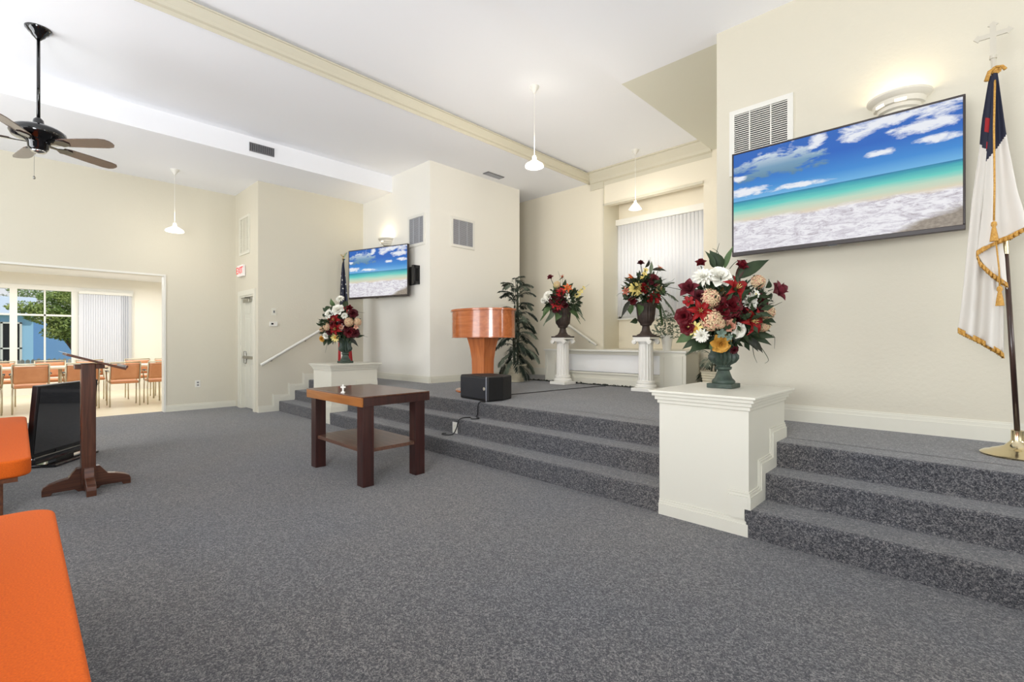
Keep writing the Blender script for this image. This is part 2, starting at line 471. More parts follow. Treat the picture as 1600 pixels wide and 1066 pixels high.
# outside: yard, fence, house, trees
M_GRASS = mat('yard_grass', srgb(120, 130, 80), 0.9, noise=(4, .3, srgb(150, 150, 104)))
tag(MB().box(-60, -25, -.25, AX - T, 25, -.1).build('yard', M_GRASS), 'sunlit grass yard outside the side room window', 'ground', kind='structure')
M_BLUE = mat('house_blue', srgb(160, 204, 232), 0.7)
M_BLUE2 = mat('house_blue_deep', srgb(122, 162, 204), 0.7)
hs = thing('blue_house', 'light blue house seen through the window beyond the fence', 'house', (-24, 0, 0))
hb = MB().box(-5, -7, -.1, 0, .38, 2.15); hb.build('wall', M_BLUE, hs)
MB().box(-6, .38, -.1, -.8, 3.4, 1.95).build('rear_wing', M_BLUE2, hs)
MB().prism([(-5.4, 2.15), (0.3, 2.15), (-2.4, 2.9)], 7.7, 'y', -7.2).build('roof', mat('house_roof', srgb(206, 212, 218), .7), hs)
hw = MB().box(.005, -1.2, .3, .05, .09, 1.8).build('window', M_DARK, hs)
q = MB()
for y in (-1.2, -.42, .04): q.box(.03, y, .25, .08, y + .06, 1.85)
q.box(.03, -1.2, 1.8, .08, .1, 1.86).box(.03, -1.2, .92, .08, .1, .97).box(.03, -1.2, .25, .08, .1, .3)
q.build('window_frame', M_WHITE, hw)
fn = thing('wooden_fence', 'weathered grey picket fence in the yard below the windows', 'fence', (-19.5, 0, -.1))
for k in range(60):
    y = -2.6 + k * .11
    hgt = .79 + random.uniform(-.02, .02)
    MB().prism([(y, 0), (y + .095, 0), (y + .095, hgt - .04), (y + .05, hgt), (y, hgt - .04)], .02, 'x', 0).build('picket', mat('fence_wood', srgb(196, 188, 178), .9), fn)
MB().box(-.05, -2.6, .3, 0, 4.0, .38).build('rail', MATS['fence_wood'], fn)

M_LEAF1 = mat('tree_leaf', srgb(104, 136, 62), .8, noise=(2.5, .25, srgb(190, 196, 116)))
M_LEAF2 = mat('tree_leaf_pale', srgb(120, 142, 92), .8, noise=(2.5, .25, srgb(176, 186, 130)))
M_BARK = mat('bark', srgb(104, 84, 66), .9)
def tree(name, label, loc, blobs, nleaf, lm, trunk, size=.07):
    t = thing(name, label, 'tree', loc)
    m = MB()
    for i in range(nleaf):
        cx, cy, cz, rx, ry, rz = random.choices(blobs, weights=[b_[3] * b_[4] * b_[5] for b_ in blobs])[0]
        while True:
            p = Vector((random.uniform(-1, 1), random.uniform(-1, 1), random.uniform(-1, 1)))
            if p.length < 1: break
        c_ = Vector((cx + p.x * rx, cy + p.y * ry, cz + p.z * rz))
        a = Vector((random.gauss(0, 1), random.gauss(0, 1), random.gauss(0, .6))).normalized()
        b_ = a.orthogonal().normalized(); b_ = Quaternion(a, random.uniform(0, 6.28)) @ b_
        s_ = size * random.uniform(.6, 1.3)
        m.add([c_ - a * s_, c_ + b_ * s_ * .35, c_ + a * s_, c_ - b_ * s_ * .35], [(0, 1, 2, 3)])
    o = m.build('foliage', lm, t); o['kind'] = 'stuff'
    tr = MB()
    for path, r in trunk: tr.tube(path, r, 8)
    tr.build('trunk', M_BARK, t, smooth='all')
    return t
tree('cedar_tree', 'bushy green tree spreading in front of the blue house outside', (-18.2, 0.0, -.1),
     [(0, .55, 2.05, .5, .5, .3), (0, 1.0, 1.75, .5, .45, .5), (.1, .15, 2.2, .4, .4, .16), (0, .75, 1.55, .4, .35, .2), (0, 1.35, 1.7, .5, .4, .8), (0, 1.1, 2.5, .5, .5, .35), (0, .6, 2.5, .4, .3, .12)],
     12000, M_LEAF1, [([(0, 1.3, 0), (0, 1.25, .8), (0, .9, 1.4), (0, .4, 2.0)], [.1, .08, .05, .02]), ([(0, 1.2, 1.0), (0, 1.2, 2.6)], [.05, .02])], .045)
tree('pale_tree', 'tall pale green tree top against the sky over the house', (-33, -.5, 0),
     [(0, 0, 2.9, 1.2, 1.2, .5), (0, 2.2, 3.1, 1.2, 1.2, .7), (0, -1.6, 3.0, 1.2, 1, .7), (0, 3.9, 3.2, 1.2, 1.2, .8), (0, 1, 3.6, 1, .9, .4)],
     4500, M_LEAF2, [([(0, 1, 0), (0, .8, 1.8), (0, .5, 3.2)], [.14, .08, .03])], .10)

# annex tables and chairs
M_TAN = mat('chair_vinyl', srgb(196, 128, 84), .5, noise=(9, .3, srgb(208, 144, 98)))
M_CHF = mat('chair_frame', srgb(196, 186, 160), .35, .7)
M_BEIGE = mat('table_laminate', srgb(240, 226, 200), .35)
def make_chair():
    t = thing('stacking_chair', 'x', 'chair')
    # local: sitter faces -x ; backrest at x=+.2 ; width along y .46
    def leg(sx, sy):
        m = MB(); m.tube([(sx * .2, sy * .215, 0), (sx * .17, sy * .215, .44)], .011, 8)
        return m
    for sx in (-1, 1):
        for sy in (-1, 1): leg(sx, sy).build('leg', M_CHF, t, smooth='all')
    MB().box(-.2, -.2, .42, .2, .2, .47).build('seat', M_TAN, t, bevel=.018)
    def bk(u, v): return (.2 + .07 * v - .03 * math.sin(PI * u) + .02, -.2 + .4 * u, .50 + .28 * v)
    MB().grid(bk, 8, 6).build('backrest', M_TAN, t, smooth='all', solid=.035)
    fr = MB()
    for sy in (-1, 1):
        fr.tube([(.17, sy * .215, .44), (.2, sy * .215, .52), (.285, sy * .215, .81)], .012, 8)
        fr.tube([(-.17, sy * .215, .44), (-.17, sy * .235, .63), (.22, sy * .235, .64)], .010, 8)
    fr.tube([(.285, -.215, .81), (.285, .215, .81)], .012, 8).tube([(.17, -.215, .425), (.17, .215, .425)], .009, 8)
    fr.build('back_frame', M_CHF, t, smooth='all')
    for sy in (-1, 1): MB().box(-.12, sy * .235 - .02, .635, .1, sy * .235 + .02, .66).build('armrest', M_BLACK, t, bevel=.008)
    return t
ch0 = make_chair(); first = True
chairs = [(-11.42, -.40, 0, 'tan stacking chair cut off by the photo left edge, facing the table'),
          (-11.42, .15, 0, 'tan stacking chair directly above the pew end, back to the hall'),
          (-11.42, .79, 0, 'tan stacking chair whose back shows left of the lectern post'),
          (-11.42, 1.37, 0, 'tan stacking chair whose back shows right of the lectern post'),
          (-11.42, 1.92, 0, 'tan stacking chair partly hidden by the opening jamb on the right'),
          (-12.75, -.25, PI, 'tan chair across the table, farthest left in the annex'),
          (-12.75, .44, PI, 'tan chair across the table, under the middle window'),
          (-12.75, 1.02, PI, 'tan chair across the table, in front of the drawn blind'),
          (-12.75, 1.80, PI, 'tan chair across the table, below the bare wall by the blind'),
          (-12.75, 2.32, PI, 'tan chair across the table, nearest the opening jamb')]
for (x, y, r, lab) in chairs:
    o = ch0 if first else copy_tree(ch0); first = False
    o.location = (x, y, 0); o.rotation_euler = (0, 0, r); o['label'] = lab; o['group'] = 'tan chairs around the annex table'
for (y0, y1, lab) in ((-1.3, .66, 'cream folding table in the side room, left half of the row'), (.68, 2.1, 'cream folding table in the side room, right half of the row')):
    t = thing('folding_table', lab, 'table', (-12.08, (y0 + y1) / 2, 0), group='annex tables')
    hy = (y1 - y0) / 2
    MB().box(-.36, -hy, .70, .36, hy, .735).build('tabletop', M_BEIGE, t, bevel=.006)
    for sx in (-1, 1):
        for sy in (-1, 1): MB().tube([(sx * .3, sy * (hy - .12), 0), (sx * .3, sy * (hy - .12), .70)], .014, 8).build('leg', M_CHF, t, smooth='all')

# ================================================================ DOOR, SIGNS AND FITTINGS ON THE LEFT
cs = MB()
cs.box(DX0 - .09, 2.77, 0, DX0, 2.7899, DZ).box(DX1, 2.77, 0, DX1 + .09, 2.7899, DZ).box(DX0 - .09, 2.77, DZ, DX1 + .09, 2.7899, DZ + .09)
cs.box(DX0 + .0005, 2.785, 0, DX0 + .05, 2.93, DZ - .031).box(DX1 - .03, 2.785, 0, DX1 - .0005, 2.93, DZ - .031).box(DX0 + .0005, 2.785, DZ - .03, DX1 - .0005, 2.93, DZ - .0005)
d = struct('door_1', MB().box(DX0 + .05, 2.85, .01, DX1 - .03, 2.89, DZ - .03), M_DOORP, 'cream panel exit door with a panic bar', 'door')
struct('door_frame', cs, M_TRIM, parent=d)
pn = MB()
for (z0, z1) in ((.2, .78), (.98, 1.6), (1.68, 1.9)):
    for (x0, x1) in ((DX0 + .13, DX0 + .33), (DX0 + .39, DX1 - .1)):
        pn.box(x0, 2.842, z0, x1, 2.852, z1)
pn.build('panel', M_DOORP, d, bevel=.008)
hd = MB(); hd.box(DX0 + .07, 2.815, .80, DX0 + .14, 2.85, 1.02).box(DX0 + .1, 2.79, .885, DX1 - .07, 2.82, .935)
hd.build('panic_bar', M_METAL, d, bevel=.01)
MB().box(DX0 + .12, 2.79, 1.88, DX0 + .42, 2.85, 1.94).build('door_closer', M_METAL, d, bevel=.006)
MB().box(DX0 + .3, 2.76, 1.95, DX0 + .33, 2.86, 1.97).box(DX0 + .14, 2.755, 1.95, DX0 + .33, 2.775, 1.965).build('closer_arm', M_METAL, d)

def text_mesh(txt, size, name, m, parent, M, extr=.002):
    cu = D.curves.new('lettering', 'FONT'); cu.body = txt; cu.size = size; cu.extrude = extr; cu.align_x = 'CENTER'; cu.align_y = 'CENTER'
    tmp = D.objects.new('lettering', cu); COL.objects.link(tmp)
    bpy.context.view_layer.update()
    me = D.meshes.new_from_object(tmp.evaluated_get(bpy.context.evaluated_depsgraph_get()))
    D.objects.remove(tmp); D.curves.remove(cu)
    me.materials.clear(); me.materials.append(m)
    o = D.objects.new(name, me); COL.objects.link(o); o.parent = parent; o.matrix_local = M
    return o
ex = thing('exit_sign', 'white exit sign with red letters above the exit door', 'sign', (-9.37, 2.785, 2.445))
MB().box(-.15, -.05, -.1, .15, 0, .1).build('housing', mat('sign_white', srgb(246, 240, 236), .4), ex, bevel=.006)
text_mesh('EXIT', .17, 'lettering', mat('sign_red', srgb(214, 40, 44), .5, emit=(srgb(225, 60, 60), .5)), ex, Matrix.Translation((0, -.052, 0)) @ Matrix.Rotation(PI / 2, 4, 'X'))

def louvre(name, label, w, h, loc, rz, frame=.045, n=24, bars=2, fm=None, sm=None, back=None, group=None, slatw=.5):
    """flat wall grille, local: x right, z up, faces -y"""
    t = thing(name, label, 'vent', loc, rz, group)
    f = MB(); fm = fm or M_WHITE
    f.box(-w / 2, -.018, -h / 2, w / 2, 0, -h / 2 + frame).box(-w / 2, -.018, h / 2 - frame, w / 2, 0, h / 2)
    f.box(-w / 2, -.018, -h / 2 + frame, -w / 2 + frame, 0, h / 2 - frame).box(w / 2 - frame, -.018, -h / 2 + frame, w / 2, 0, h / 2 - frame)
    f.build('frame', fm, t)
    MB().box(-w / 2 + frame, -.003, -h / 2 + frame, w / 2 - frame, 0, h / 2 - frame).build('backing', back or M_DARK, t)
    s = MB(); ih = h - 2 * frame
    for k in range(n):
        z = -h / 2 + frame + ih * (k + .5) / n
        s.box(-w / 2 + frame, -.014, z - ih / n * slatw * .5, w / 2 - frame, -.004, z + ih / n * slatw * .5)
    for k in range(bars):
        x = -w / 2 + w * (k + 1) / (bars + 1)
        s.box(x - .005, -.017, -h / 2 + frame, x + .005, -.004, h / 2 - frame)
    s.build('slats', sm or M_WHITE, t)
    return t
M_LIGHTG = mat('slat_grey', srgb(176, 178, 184), .5)
louvre('return_air_grille', 'large white return air grille above the big right screen', .535, .61, (-1.398, YT, 3.06), 0, n=27, slatw=.36)
louvre('return_air_grille', 'white framed grey grille on the wall above the small left screen', .50, .53, (-6.79, YT, 3.07), 0, n=26, sm=M_LIGHTG, back=M_GREY)
louvre('return_air_grille', 'white framed grey grille on the side of the wall block right of the small screen', .54, .52, (XB, 5.40, 3.08), PI / 2, n=26, sm=M_LIGHTG, back=M_GREY)
louvre('return_air_grille', 'cream louvred panel high above the exit door', .54, .68, (-9.26, 2.79, 3.065), 0, n=26, sm=M_TRIM, fm=M_TRIM, back=M_TRIM)
louvre('supply_register', 'dark grille on the white ceiling drop at left', .34, .125, (SF, 2.5, 4.02), PI / 2, frame=.006, n=5, bars=11, fm=M_GREY, sm=M_GREY, slatw=.3)
cv = thing('ceiling_register', 'small grey register in the ceiling near the wall block', 'vent', (-6.18, 5.92, CH))
MB().box(-.07, -.2, -.012, .07, .2, 0).build('frame', M_GREY, cv)
q = MB()
for k in range(5): q.box(-.055 + k * .024, -.18, -.018, -.047 + k * .024, .18, -.012)
q.build('slats', M_LIGHTG, cv)

o = thing('thermostat', 'small white thermostat on the stair wall below the switch', 'thermostat', (XS, 3.03, 1.49))
MB().box(0, -.065, -.04, .025, .065, .04).build('case', M_WHITE, o, bevel=.005)
MB().box(.025, -.04, -.012, .027, -.005, .018).build('display', M_DARK, o)
o = thing('light_switch', 'cream switch plate on the stair wall above the thermostat', 'switch', (XS, 3.04, 1.70))
MB().box(0, -.038, -.06, .008, .038, .06).build('plate', M_TRIM, o, bevel=.003)
MB().box(.008, -.012, -.02, .014, .012, .02).build('toggle', M_GREY, o)
o = thing('wall_outlet', 'white outlet on the wall between the opening and the exit door', 'outlet', (XL, 2.196, .45))
MB().box(0, -.04, -.06, .008, .04, .06).build('plate', M_WHITE, o, bevel=.003)
MB().box(.008, -.015, .01, .010, .015, .035).box(.008, -.015, -.035, .010, .015, -.01).build('socket', M_GREY, o)
o = thing('stair_outlet', 'white outlet set in the middle stair riser left of the loose cable', 'outlet', (-4.15, R2y, .235))
MB().box(-.04, -.01, -.062, .04, 0, .062).build('plate', M_WHITE, o, bevel=.003)
MB().box(-.015, -.012, .01, .015, -.01, .035).box(-.015, -.012, -.035, .015, -.01, -.01).build('socket', M_TRIM, o)

def handrail(label, pts, wallo, brs):
    t = thing('handrail', label, 'handrail', pts[0])
    p0 = Vector(pts[0])
    MB().tube([Vector(p) - p0 for p in pts], .024, 12).build('rail', M_WHITE, t, smooth=50)
    for f in brs:
        p = Vector(pts[0]).lerp(Vector(pts[1]), f) - p0
        MB().tube([p + Vector(wallo), p + Vector(wallo) * .4 + Vector((0, 0, -.05)), p - Vector((0, 0, .02))], .008, 6).build('bracket', M_METAL, t, smooth='all')
handrail('white sloping handrail on the wall beside the left stairs', [(-8.5, 2.80, .80), (-8.5, 4.3, 1.69)], (-.1, 0, 0), (.12, .5, .85))
handrail('white sloping handrail low on the wall behind the alcove steps', [(-5.9, YB - .09, 1.66), (-5.0, YB - .09, 1.12)], (0, .09, 0), (.2, .8))

# ================================================================ CEILING FIXTURES
M_SHADE = mat('shade_glass', srgb(250, 248, 240), .3, emit=((1, .95, .85, 1), 1.2))
M_BULB = mat('bulb', (1, 1, 1, 1), .3, emit=((1, .95, .86, 1), 14))
def pendant(label, x, y, ztop, zb, r, wide, glow):
    t = thing('pendant_lamp', label, 'lamp', (x, y, ztop), group=None)
    MB().lathe([(0, -.085), (.012, -.085), (.03, -.05), (.055, -.02), (.06, 0), (0, 0)], 24).build('canopy', M_WHITE, t, smooth=50)
    h = ztop - zb
    MB().tube([(0, 0, -.08), (0, 0, -h + .12)], .0035, 6).build('cord', M_WHITE, t)
    if wide: prof = [(.02, -h + .12), (.028, -h + .07), (r * .55, -h + .045), (r * .9, -h + .02), (r, -h + .0), (r * .97, -h - .012), (r * .86, -h - .01)]
    else: prof = [(.018, -h + .13), (.022, -h + .10), (r * .45, -h + .07), (r * .75, -h + .03), (r, -h - .005)]
    MB().lathe(prof, 32).build('shade', M_SHADE, t, smooth='all', solid=.004)
    MB().lathe([(0, -h - .015), (.03, -h - .01), (.045, -h + .015), (.03, -h + .04), (0, -h + .05)], 20).build('bulb', M_BULB, t, smooth='all')
    l = D.lights.new('pendant_glow', 'POINT'); l.energy = 9; l.color = (1, .93, .82); l.shadow_soft_size = .08
    l.energy = glow * .25
    lo = D.objects.new('pendant_glow', l); COL.objects.link(lo); lo.location = (x + .03, y, zb + .22)
    l2 = l.copy(); l2.energy = glow
    lo = D.objects.new('pendant_glow', l2); COL.objects.link(lo); lo.location = (x, y, zb - .11)
    return t
pendant('white glass pendant lamp hanging over the front of the stage', -3.9, 4.43, TR, 3.36, .115, True, 55)
pendant('white cone pendant lamp hanging before the alcove window', -4.0, 7.05, TR, 3.37, .105, False, 19)
pendant('white pendant lamp hanging near the exit door wall at left', -8.98, 1.704, CL, 2.92, .125, True, 9)

fan = thing('ceiling_fan', 'black ceiling fan with five blades on a long downrod', 'fan', (-6.40, .136, CH))
MB().lathe([(0, -.10), (.022, -.10), (.03, -.09), (.05, -.07), (.055, -.055), (.075, -.04), (.08, -.03), (.095, -.015), (.098, 0), (0, 0)], 32).build('canopy', M_BLACKG, fan, smooth=40)
MB().tube([(0, 0, -.09), (0, 0, -.90)], .014, 12).build('downrod', M_BLACKG, fan, smooth='all')
MB().lathe([(0, -1.16), (.055, -1.16), (.075, -1.14), (.08, -1.09), (.10, -1.07), (.185, -1.045), (.205, -1.01), (.2, -.975), (.16, -.945), (.09, -.93), (.045, -.925), (.038, -.87), (.022, -.85), (0, -.85)], 40).build('motor_housing', M_BLACKG, fan, smooth=50)
MB().lathe([(0, -1.185), (.05, -1.175), (.06, -1.16), (0, -1.16)], 24).build('switch_cap', M_CHROME, fan, smooth='all')
M_BLADE1 = mat('blade_brown', srgb(88, 66, 58), .2, coat=.6); 
for k in range(5):
    a = math.radians(118 + 72 * k)
    Mb = Matrix.Rotation(a, 4, 'Z') @ Matrix.Translation((0, 0, -1.085)) @ Matrix.Rotation(math.radians(-12), 4, 'X')
    out = [(.19, -.045), (.24, -.06), (.40, -.068), (.60, -.072), (.655, -.06), (.68, -.03), (.685, 0), (.68, .03), (.655, .06), (.60, .072), (.40, .068), (.24, .06), (.19, .045)]
    bo = MB().prism(out, .007, 'z', 0, M=Mb).build('blade', M_BLADE1, fan)
    br = MB(); br.prism([(.06, -.018), (.15, -.012), (.2, -.05), (.26, -.04), (.285, 0), (.26, .04), (.2, .05), (.15, .012), (.06, .018)], -.008, 'z', -.001, M=Mb)
    br.build('blade_iron', M_BLACKG, bo)
MB().tube([(.05, -.03, -1.16), (.052, -.03, -1.42)], .0018, 5).lathe([(0, -1.45), (.01, -1.445), (.012, -1.43), (.004, -1.42)], 10, M=Matrix.Translation((.052, -.03, 0))).build('pull_chain', M_METAL, fan)

M_PLASTER = mat('plaster_white', srgb(226, 220, 204), .6)
M_SCG = mat('sconce_glass', srgb(250, 244, 230), .4, emit=((1, .92, .78, 1), .6))
def sconce(label, x, z, power, sz=1.0):
    t = thing('wall_sconce', label, 'lamp', (x, YT, z))
    pr = [(.0, -.11), (.09, -.11), (.105, -.10), (.105, -.085), (.13, -.075), (.135, -.05), (.155, -.045), (.165, -.01), (.185, 0), (.2, .02), (.2, .035), (.18, .035), (.15, .0), (.1, -.05), (0, -.06)]
    pr = [(a * sz, b * sz) for a, b in pr]
    MB().lathe(pr, 28, a0=PI, a1=2 * PI).build('bowl', M_PLASTER, t, smooth=35)
    g = MB()
    for aa in (1.22, 1.5):
        for k in range(4):
            a = PI * aa + k * .1
            p = Vector((math.cos(a) * .152 * sz, math.sin(a) * .152 * sz, -.03 * sz))
            g.box(-.012, -.008, -.018, .012, .004, .016, M=Matrix.Translation(p) @ Matrix.Rotation(a + PI / 2, 4, 'Z'))
    g.build('glass_inset', M_SCG, t)
    l = D.lights.new('sconce_glow', 'POINT'); l.energy = power; l.color = (1, .86, .62); l.shadow_soft_size = .05
    lo = D.objects.new('sconce_glow', l); COL.objects.link(lo); lo.location = (x, YT - .09, z + .02 * sz)
sconce('half-round white plaster sconce above the big right screen', -.415, 3.03, 2.6)
sconce('half-round white plaster sconce above the small left screen', -7.69, 3.03, 5.5, .9)

# ================================================================ SCREENS
def beach_mat():
    m = D.materials.new('beach_picture'); m.use_nodes = True
    nt = m.node_tree; N = nt.nodes; L = nt.links; b = N['Principled BSDF']
    uv = N.new('ShaderNodeTexCoord'); sep = N.new('ShaderNodeSeparateXYZ'); L.new(uv.outputs['UV'], sep.inputs[0])
    def math_(op, a, b_=None, c=None):
        n = N.new('ShaderNodeMath'); n.operation = op
        for i, v in enumerate((a, b_, c)):
            if v is None: continue
            if isinstance(v, (int, float)): n.inputs[i].default_value = v
            else: L.new(v, n.inputs[i])
        return n.outputs[0]
    def ramp(fac, pts):
        r = N.new('ShaderNodeValToRGB'); e = r.color_ramp.elements
        while len(e) < len(pts): e.new(.5)
        for i, (p, c) in enumerate(pts): e[i].position = p; e[i].color = c
        L.new(fac, r.inputs[0]); return r.outputs[0]
    def mix(f, a, c):
        n = N.new('ShaderNodeMix'); n.data_type = 'RGBA'
        if isinstance(f, (int, float)): n.inputs[0].default_value = f
        else: L.new(f, n.inputs[0])
        for s_, v in ((n.inputs['A'], a), (n.inputs['B'], c)):
            if isinstance(v, tuple): s_.default_value = v
            else: L.new(v, s_)
        return n.outputs['Result']
    def noise(sx, sy, sc, det=6, rough=.55, dist=0, off=(0, 0, 0)):
        mp = N.new('ShaderNodeMapping'); mp.inputs['Scale'].default_value = (sx, sy, 1); mp.inputs['Location'].default_value = off
        L.new(uv.outputs['UV'], mp.inputs[0])
        n = N.new('ShaderNodeTexNoise'); n.inputs['Scale'].default_value = sc; n.inputs['Detail'].default_value = det; n.inputs['Roughness'].default_value = rough; n.inputs['Distortion'].default_value = dist
        L.new(mp.outputs[0], n.inputs['Vector']); return n.outputs['Fac']
    u, v = sep.outputs[0], sep.outputs[1]
    sky = ramp(v, [(0.50, srgb(120, 190, 235)), (0.62, srgb(64, 142, 216)), (0.8, srgb(40, 104, 196)), (1.0, srgb(48, 106, 192))])
    # clouds
    def blob(cx, cy, rx, ry):
        a = math_('DIVIDE', math_('SUBTRACT', u, cx), rx); c = math_('DIVIDE', math_('SUBTRACT', v, cy), ry)
        return math_('SUBTRACT', 1.0, math_('ADD', math_('MULTIPLY', a, a), math_('MULTIPLY', c, c)))
    n1 = noise(1, 1.6, 7, 10, .66, .4)
    def cloud(bl, k=1.6):
        return math_('MULTIPLY', math_('ADD', bl, math_('MULTIPLY', math_('SUBTRACT', n1, .5), 5.5)), k)
    def clamp(x):
        n = N.new('ShaderNodeClamp'); L.new(x, n.inputs[0]); return n.outputs[0]
    big = clamp(cloud(blob(.25, .82, .24, .15)))
    bigc = ramp(v, [(0.68, srgb(90, 132, 160)), (0.80, srgb(120, 160, 190)), (0.93, srgb(214, 226, 238)), (1.0, srgb(240, 244, 250))])
    sky = mix(big, sky, bigc)
    white = srgb(240, 243, 250)
    for bb in ((.60, .90, .10, .05), (.72, .97, .16, .07), (.86, .84, .14, .06), (.93, .97, .12, .08), (.70, .70, .07, .035), (.07, .60, .14, .05), (.30, .57, .22, .03), (.02, .75, .05, .03), (.92, .72, .10, .035), (.43, .93, .05, .09)):
        sky = mix(clamp(cloud(blob(*bb), 1.1)), sky, white)
    # sea and surf
    n2 = noise(1.2, 9, 4, 5, .6)
    vv = math_('ADD', v, math_('MULTIPLY', math_('SUBTRACT', n2, .5), .05))
    sea = ramp(vv, [(.30, srgb(232, 216, 190)), (.375, srgb(196, 222, 200)), (.43, srgb(110, 212, 200)), (.49, srgb(62, 168, 184)), (.515, srgb(48, 126, 170))])
    n3 = noise(3.0, 5.5, 4.2, 12, .78, 1.6)
    foam = ramp(n3, [(.34, srgb(176, 166, 170)), (.46, srgb(218, 214, 222)), (.56, srgb(248, 247, 250))])
    n4 = noise(1, 2, 6, 4, .6)
    edge = clamp(math_('MULTIPLY', math_('SUBTRACT', math_('ADD', .325, math_('MULTIPLY', math_('SUBTRACT', n4, .5), .09)), v), 30))
    low = mix(edge, sea, foam)
    # wet sand in the lower right corner and a touch at left
    sand = ramp(noise(1, 1, 60, 3), [(.3, srgb(138, 128, 116)), (.7, srgb(172, 160, 146))])
    sr = clamp(math_('MULTIPLY', math_('ADD', math_('SUBTRACT', math_('MULTIPLY', math_('SUBTRACT', u, .70), .6), v), math_('MULTIPLY', math_('SUBTRACT', n4, .5), .22)), 18))
    low = mix(sr, low, sand)
    hor = clamp(math_('MULTIPLY', math_('SUBTRACT', v, .515), 400))
    col = mix(hor, low, sky)
    b.inputs['Base Color'].default_value = (.01, .01, .01, 1); b.inputs['Roughness'].default_value = .25; b.inputs['Specular IOR Level'].default_value = .2
    L.new(col, b.inputs['Emission Color']); b.inputs['Emission Strength'].default_value = 1.12
    return m
M_BEACH = beach_mat()
def television(label, M, w, h, name='wall_television'):
    t = thing(name, label, 'television'); t.matrix_world = M
    f = MB(); e = .014; eb = .035
    f.box(-w / 2, 0, 0, w / 2, .035, h).box(-w / 2, -.012, 0, w / 2, 0, eb).box(-w / 2, -.012, h - e, w / 2, 0, h).box(-w / 2, -.012, eb, -w / 2 + e, 0, h - e).box(w / 2 - e, -.012, eb, w / 2, 0, h - e)
    f.build('bezel', mat('tv_bezel', srgb(52, 44, 42), .3), t, bevel=.004)
    me = D.meshes.new('screen'); x0, x1, z0, z1 = -w / 2 + e, w / 2 - e, eb, h - e
    me.from_pydata([(x0, -.006, z0), (x1, -.006, z0), (x1, -.006, z1), (x0, -.006, z1), (x0, 0, z0), (x1, 0, z0), (x1, 0, z1), (x0, 0, z1)], [], [(0, 1, 2, 3), (4, 7, 6, 5), (0, 4, 5, 1), (2, 6, 7, 3), (1, 5, 6, 2), (0, 3, 7, 4)])
    ul = me.uv_layers.new(name='UVMap')
    for i, c in enumerate(((0, 0), (1, 0), (1, 1), (0, 1))): ul.data[i].uv = c
    me.materials.append(M_BEACH); link('screen', me, t)
    MB().box(-.03, -.016, -.008, .03, .0, .004).build('sensor', M_BLACKG, t)
    return t
tv = television('large television showing a beach, on the wall beside the white flag', Matrix.Translation((-.79, 4.40, 1.945)), 1.50, .905)
MB().box(-.3, .035, .2, .3, .298, .7).build('wall_mount', M_BLACK, tv)
# the small screen swings out from the left block
pA = Vector((-8.20, 4.20, 0)); pB = Vector((-6.84, 4.56, 0))
mid = (pA + pB) / 2; ang = math.atan2(pB.y - pA.y, pB.x - pA.x)
tv2 = television('smaller television showing a beach, swung out above the far left steps', Matrix.Translation((mid.x, mid.y, 1.955)) @ Matrix.Rotation(ang, 4, 'Z'), (pB - pA).length, .885)
tv2.location = (mid.x, mid.y, 1.955); tv2.rotation_euler = (0, 0, ang)
Minv = (Matrix.Translation((mid.x, mid.y, 1.955)) @ Matrix.Rotation(ang, 4, 'Z')).inverted()
q = MB(); y0, y1, z0, z1 = YT - .10, YT, 2.155, 2.47
xa, xb = -6.98, -6.70
q.box(xa, YT - .02, z0, xb, YT, z1).box(xb - .05, YT - .11, z0, xb, YT, z0 + .045).box(xb - .05, YT - .11, z1 - .045, xb, YT, z1).box(xb - .05, YT - .13, z0, xb, YT - .09, z1)
q.v = [tuple(Minv @ Vector(p)) for p in q.v]
q.build('swing_arm', M_BLACK, tv2)
MB().box(.0, .036, .28, .62, .075, .36).box(-.25, .036, .15, .1, .05, .5).build('mount_plate', M_BLACK, tv2)

# dark television standing on the floor behind the lectern
A = Vector((-6.26, .075, 0)); Bp = Vector((-6.93, .555, 0))
w = (Bp - A).length; ang = math.atan2(A.y - Bp.y, A.x - Bp.x) + PI
fl = thing('floor_television', 'switched-off black television standing on the carpet behind the lectern', 'television', ((A + Bp) / 2), ang)
tilt = Matrix.Rotation(math.radians(5), 4, 'X')
def tl_box(m, *a): return m.box(*a, M=tilt)
m = MB(); tl_box(m, -w / 2, 0, .10, w / 2, .05, .785); m.build('bezel', M_BLACK, fl, bevel=.008)
m = MB(); tl_box(m, -w / 2 + .025, -.004, .15, w / 2 - .025, 0.002, .76)
m = m.build('screen', mat('dark_screen', srgb(30, 32, 36), .06, spec=.9, coat=1.0), fl)
m = MB(); tl_box(m, -w / 2, -.03, .045, w / 2, .03, .12); m.build('speaker_bar', mat('tv_gloss', srgb(22, 22, 26), .12, .0, coat=1.0), fl, bevel=.02, segs=3)
MB().box(-w / 2 + .1, -.14, 0, w / 2 - .1, .12, .03).build('foot', MATS['tv_gloss'], fl, bevel=.012)
MB().box(-.12, -.02, .025, .12, .05, .14).build('stand_neck', M_BLACK, fl)

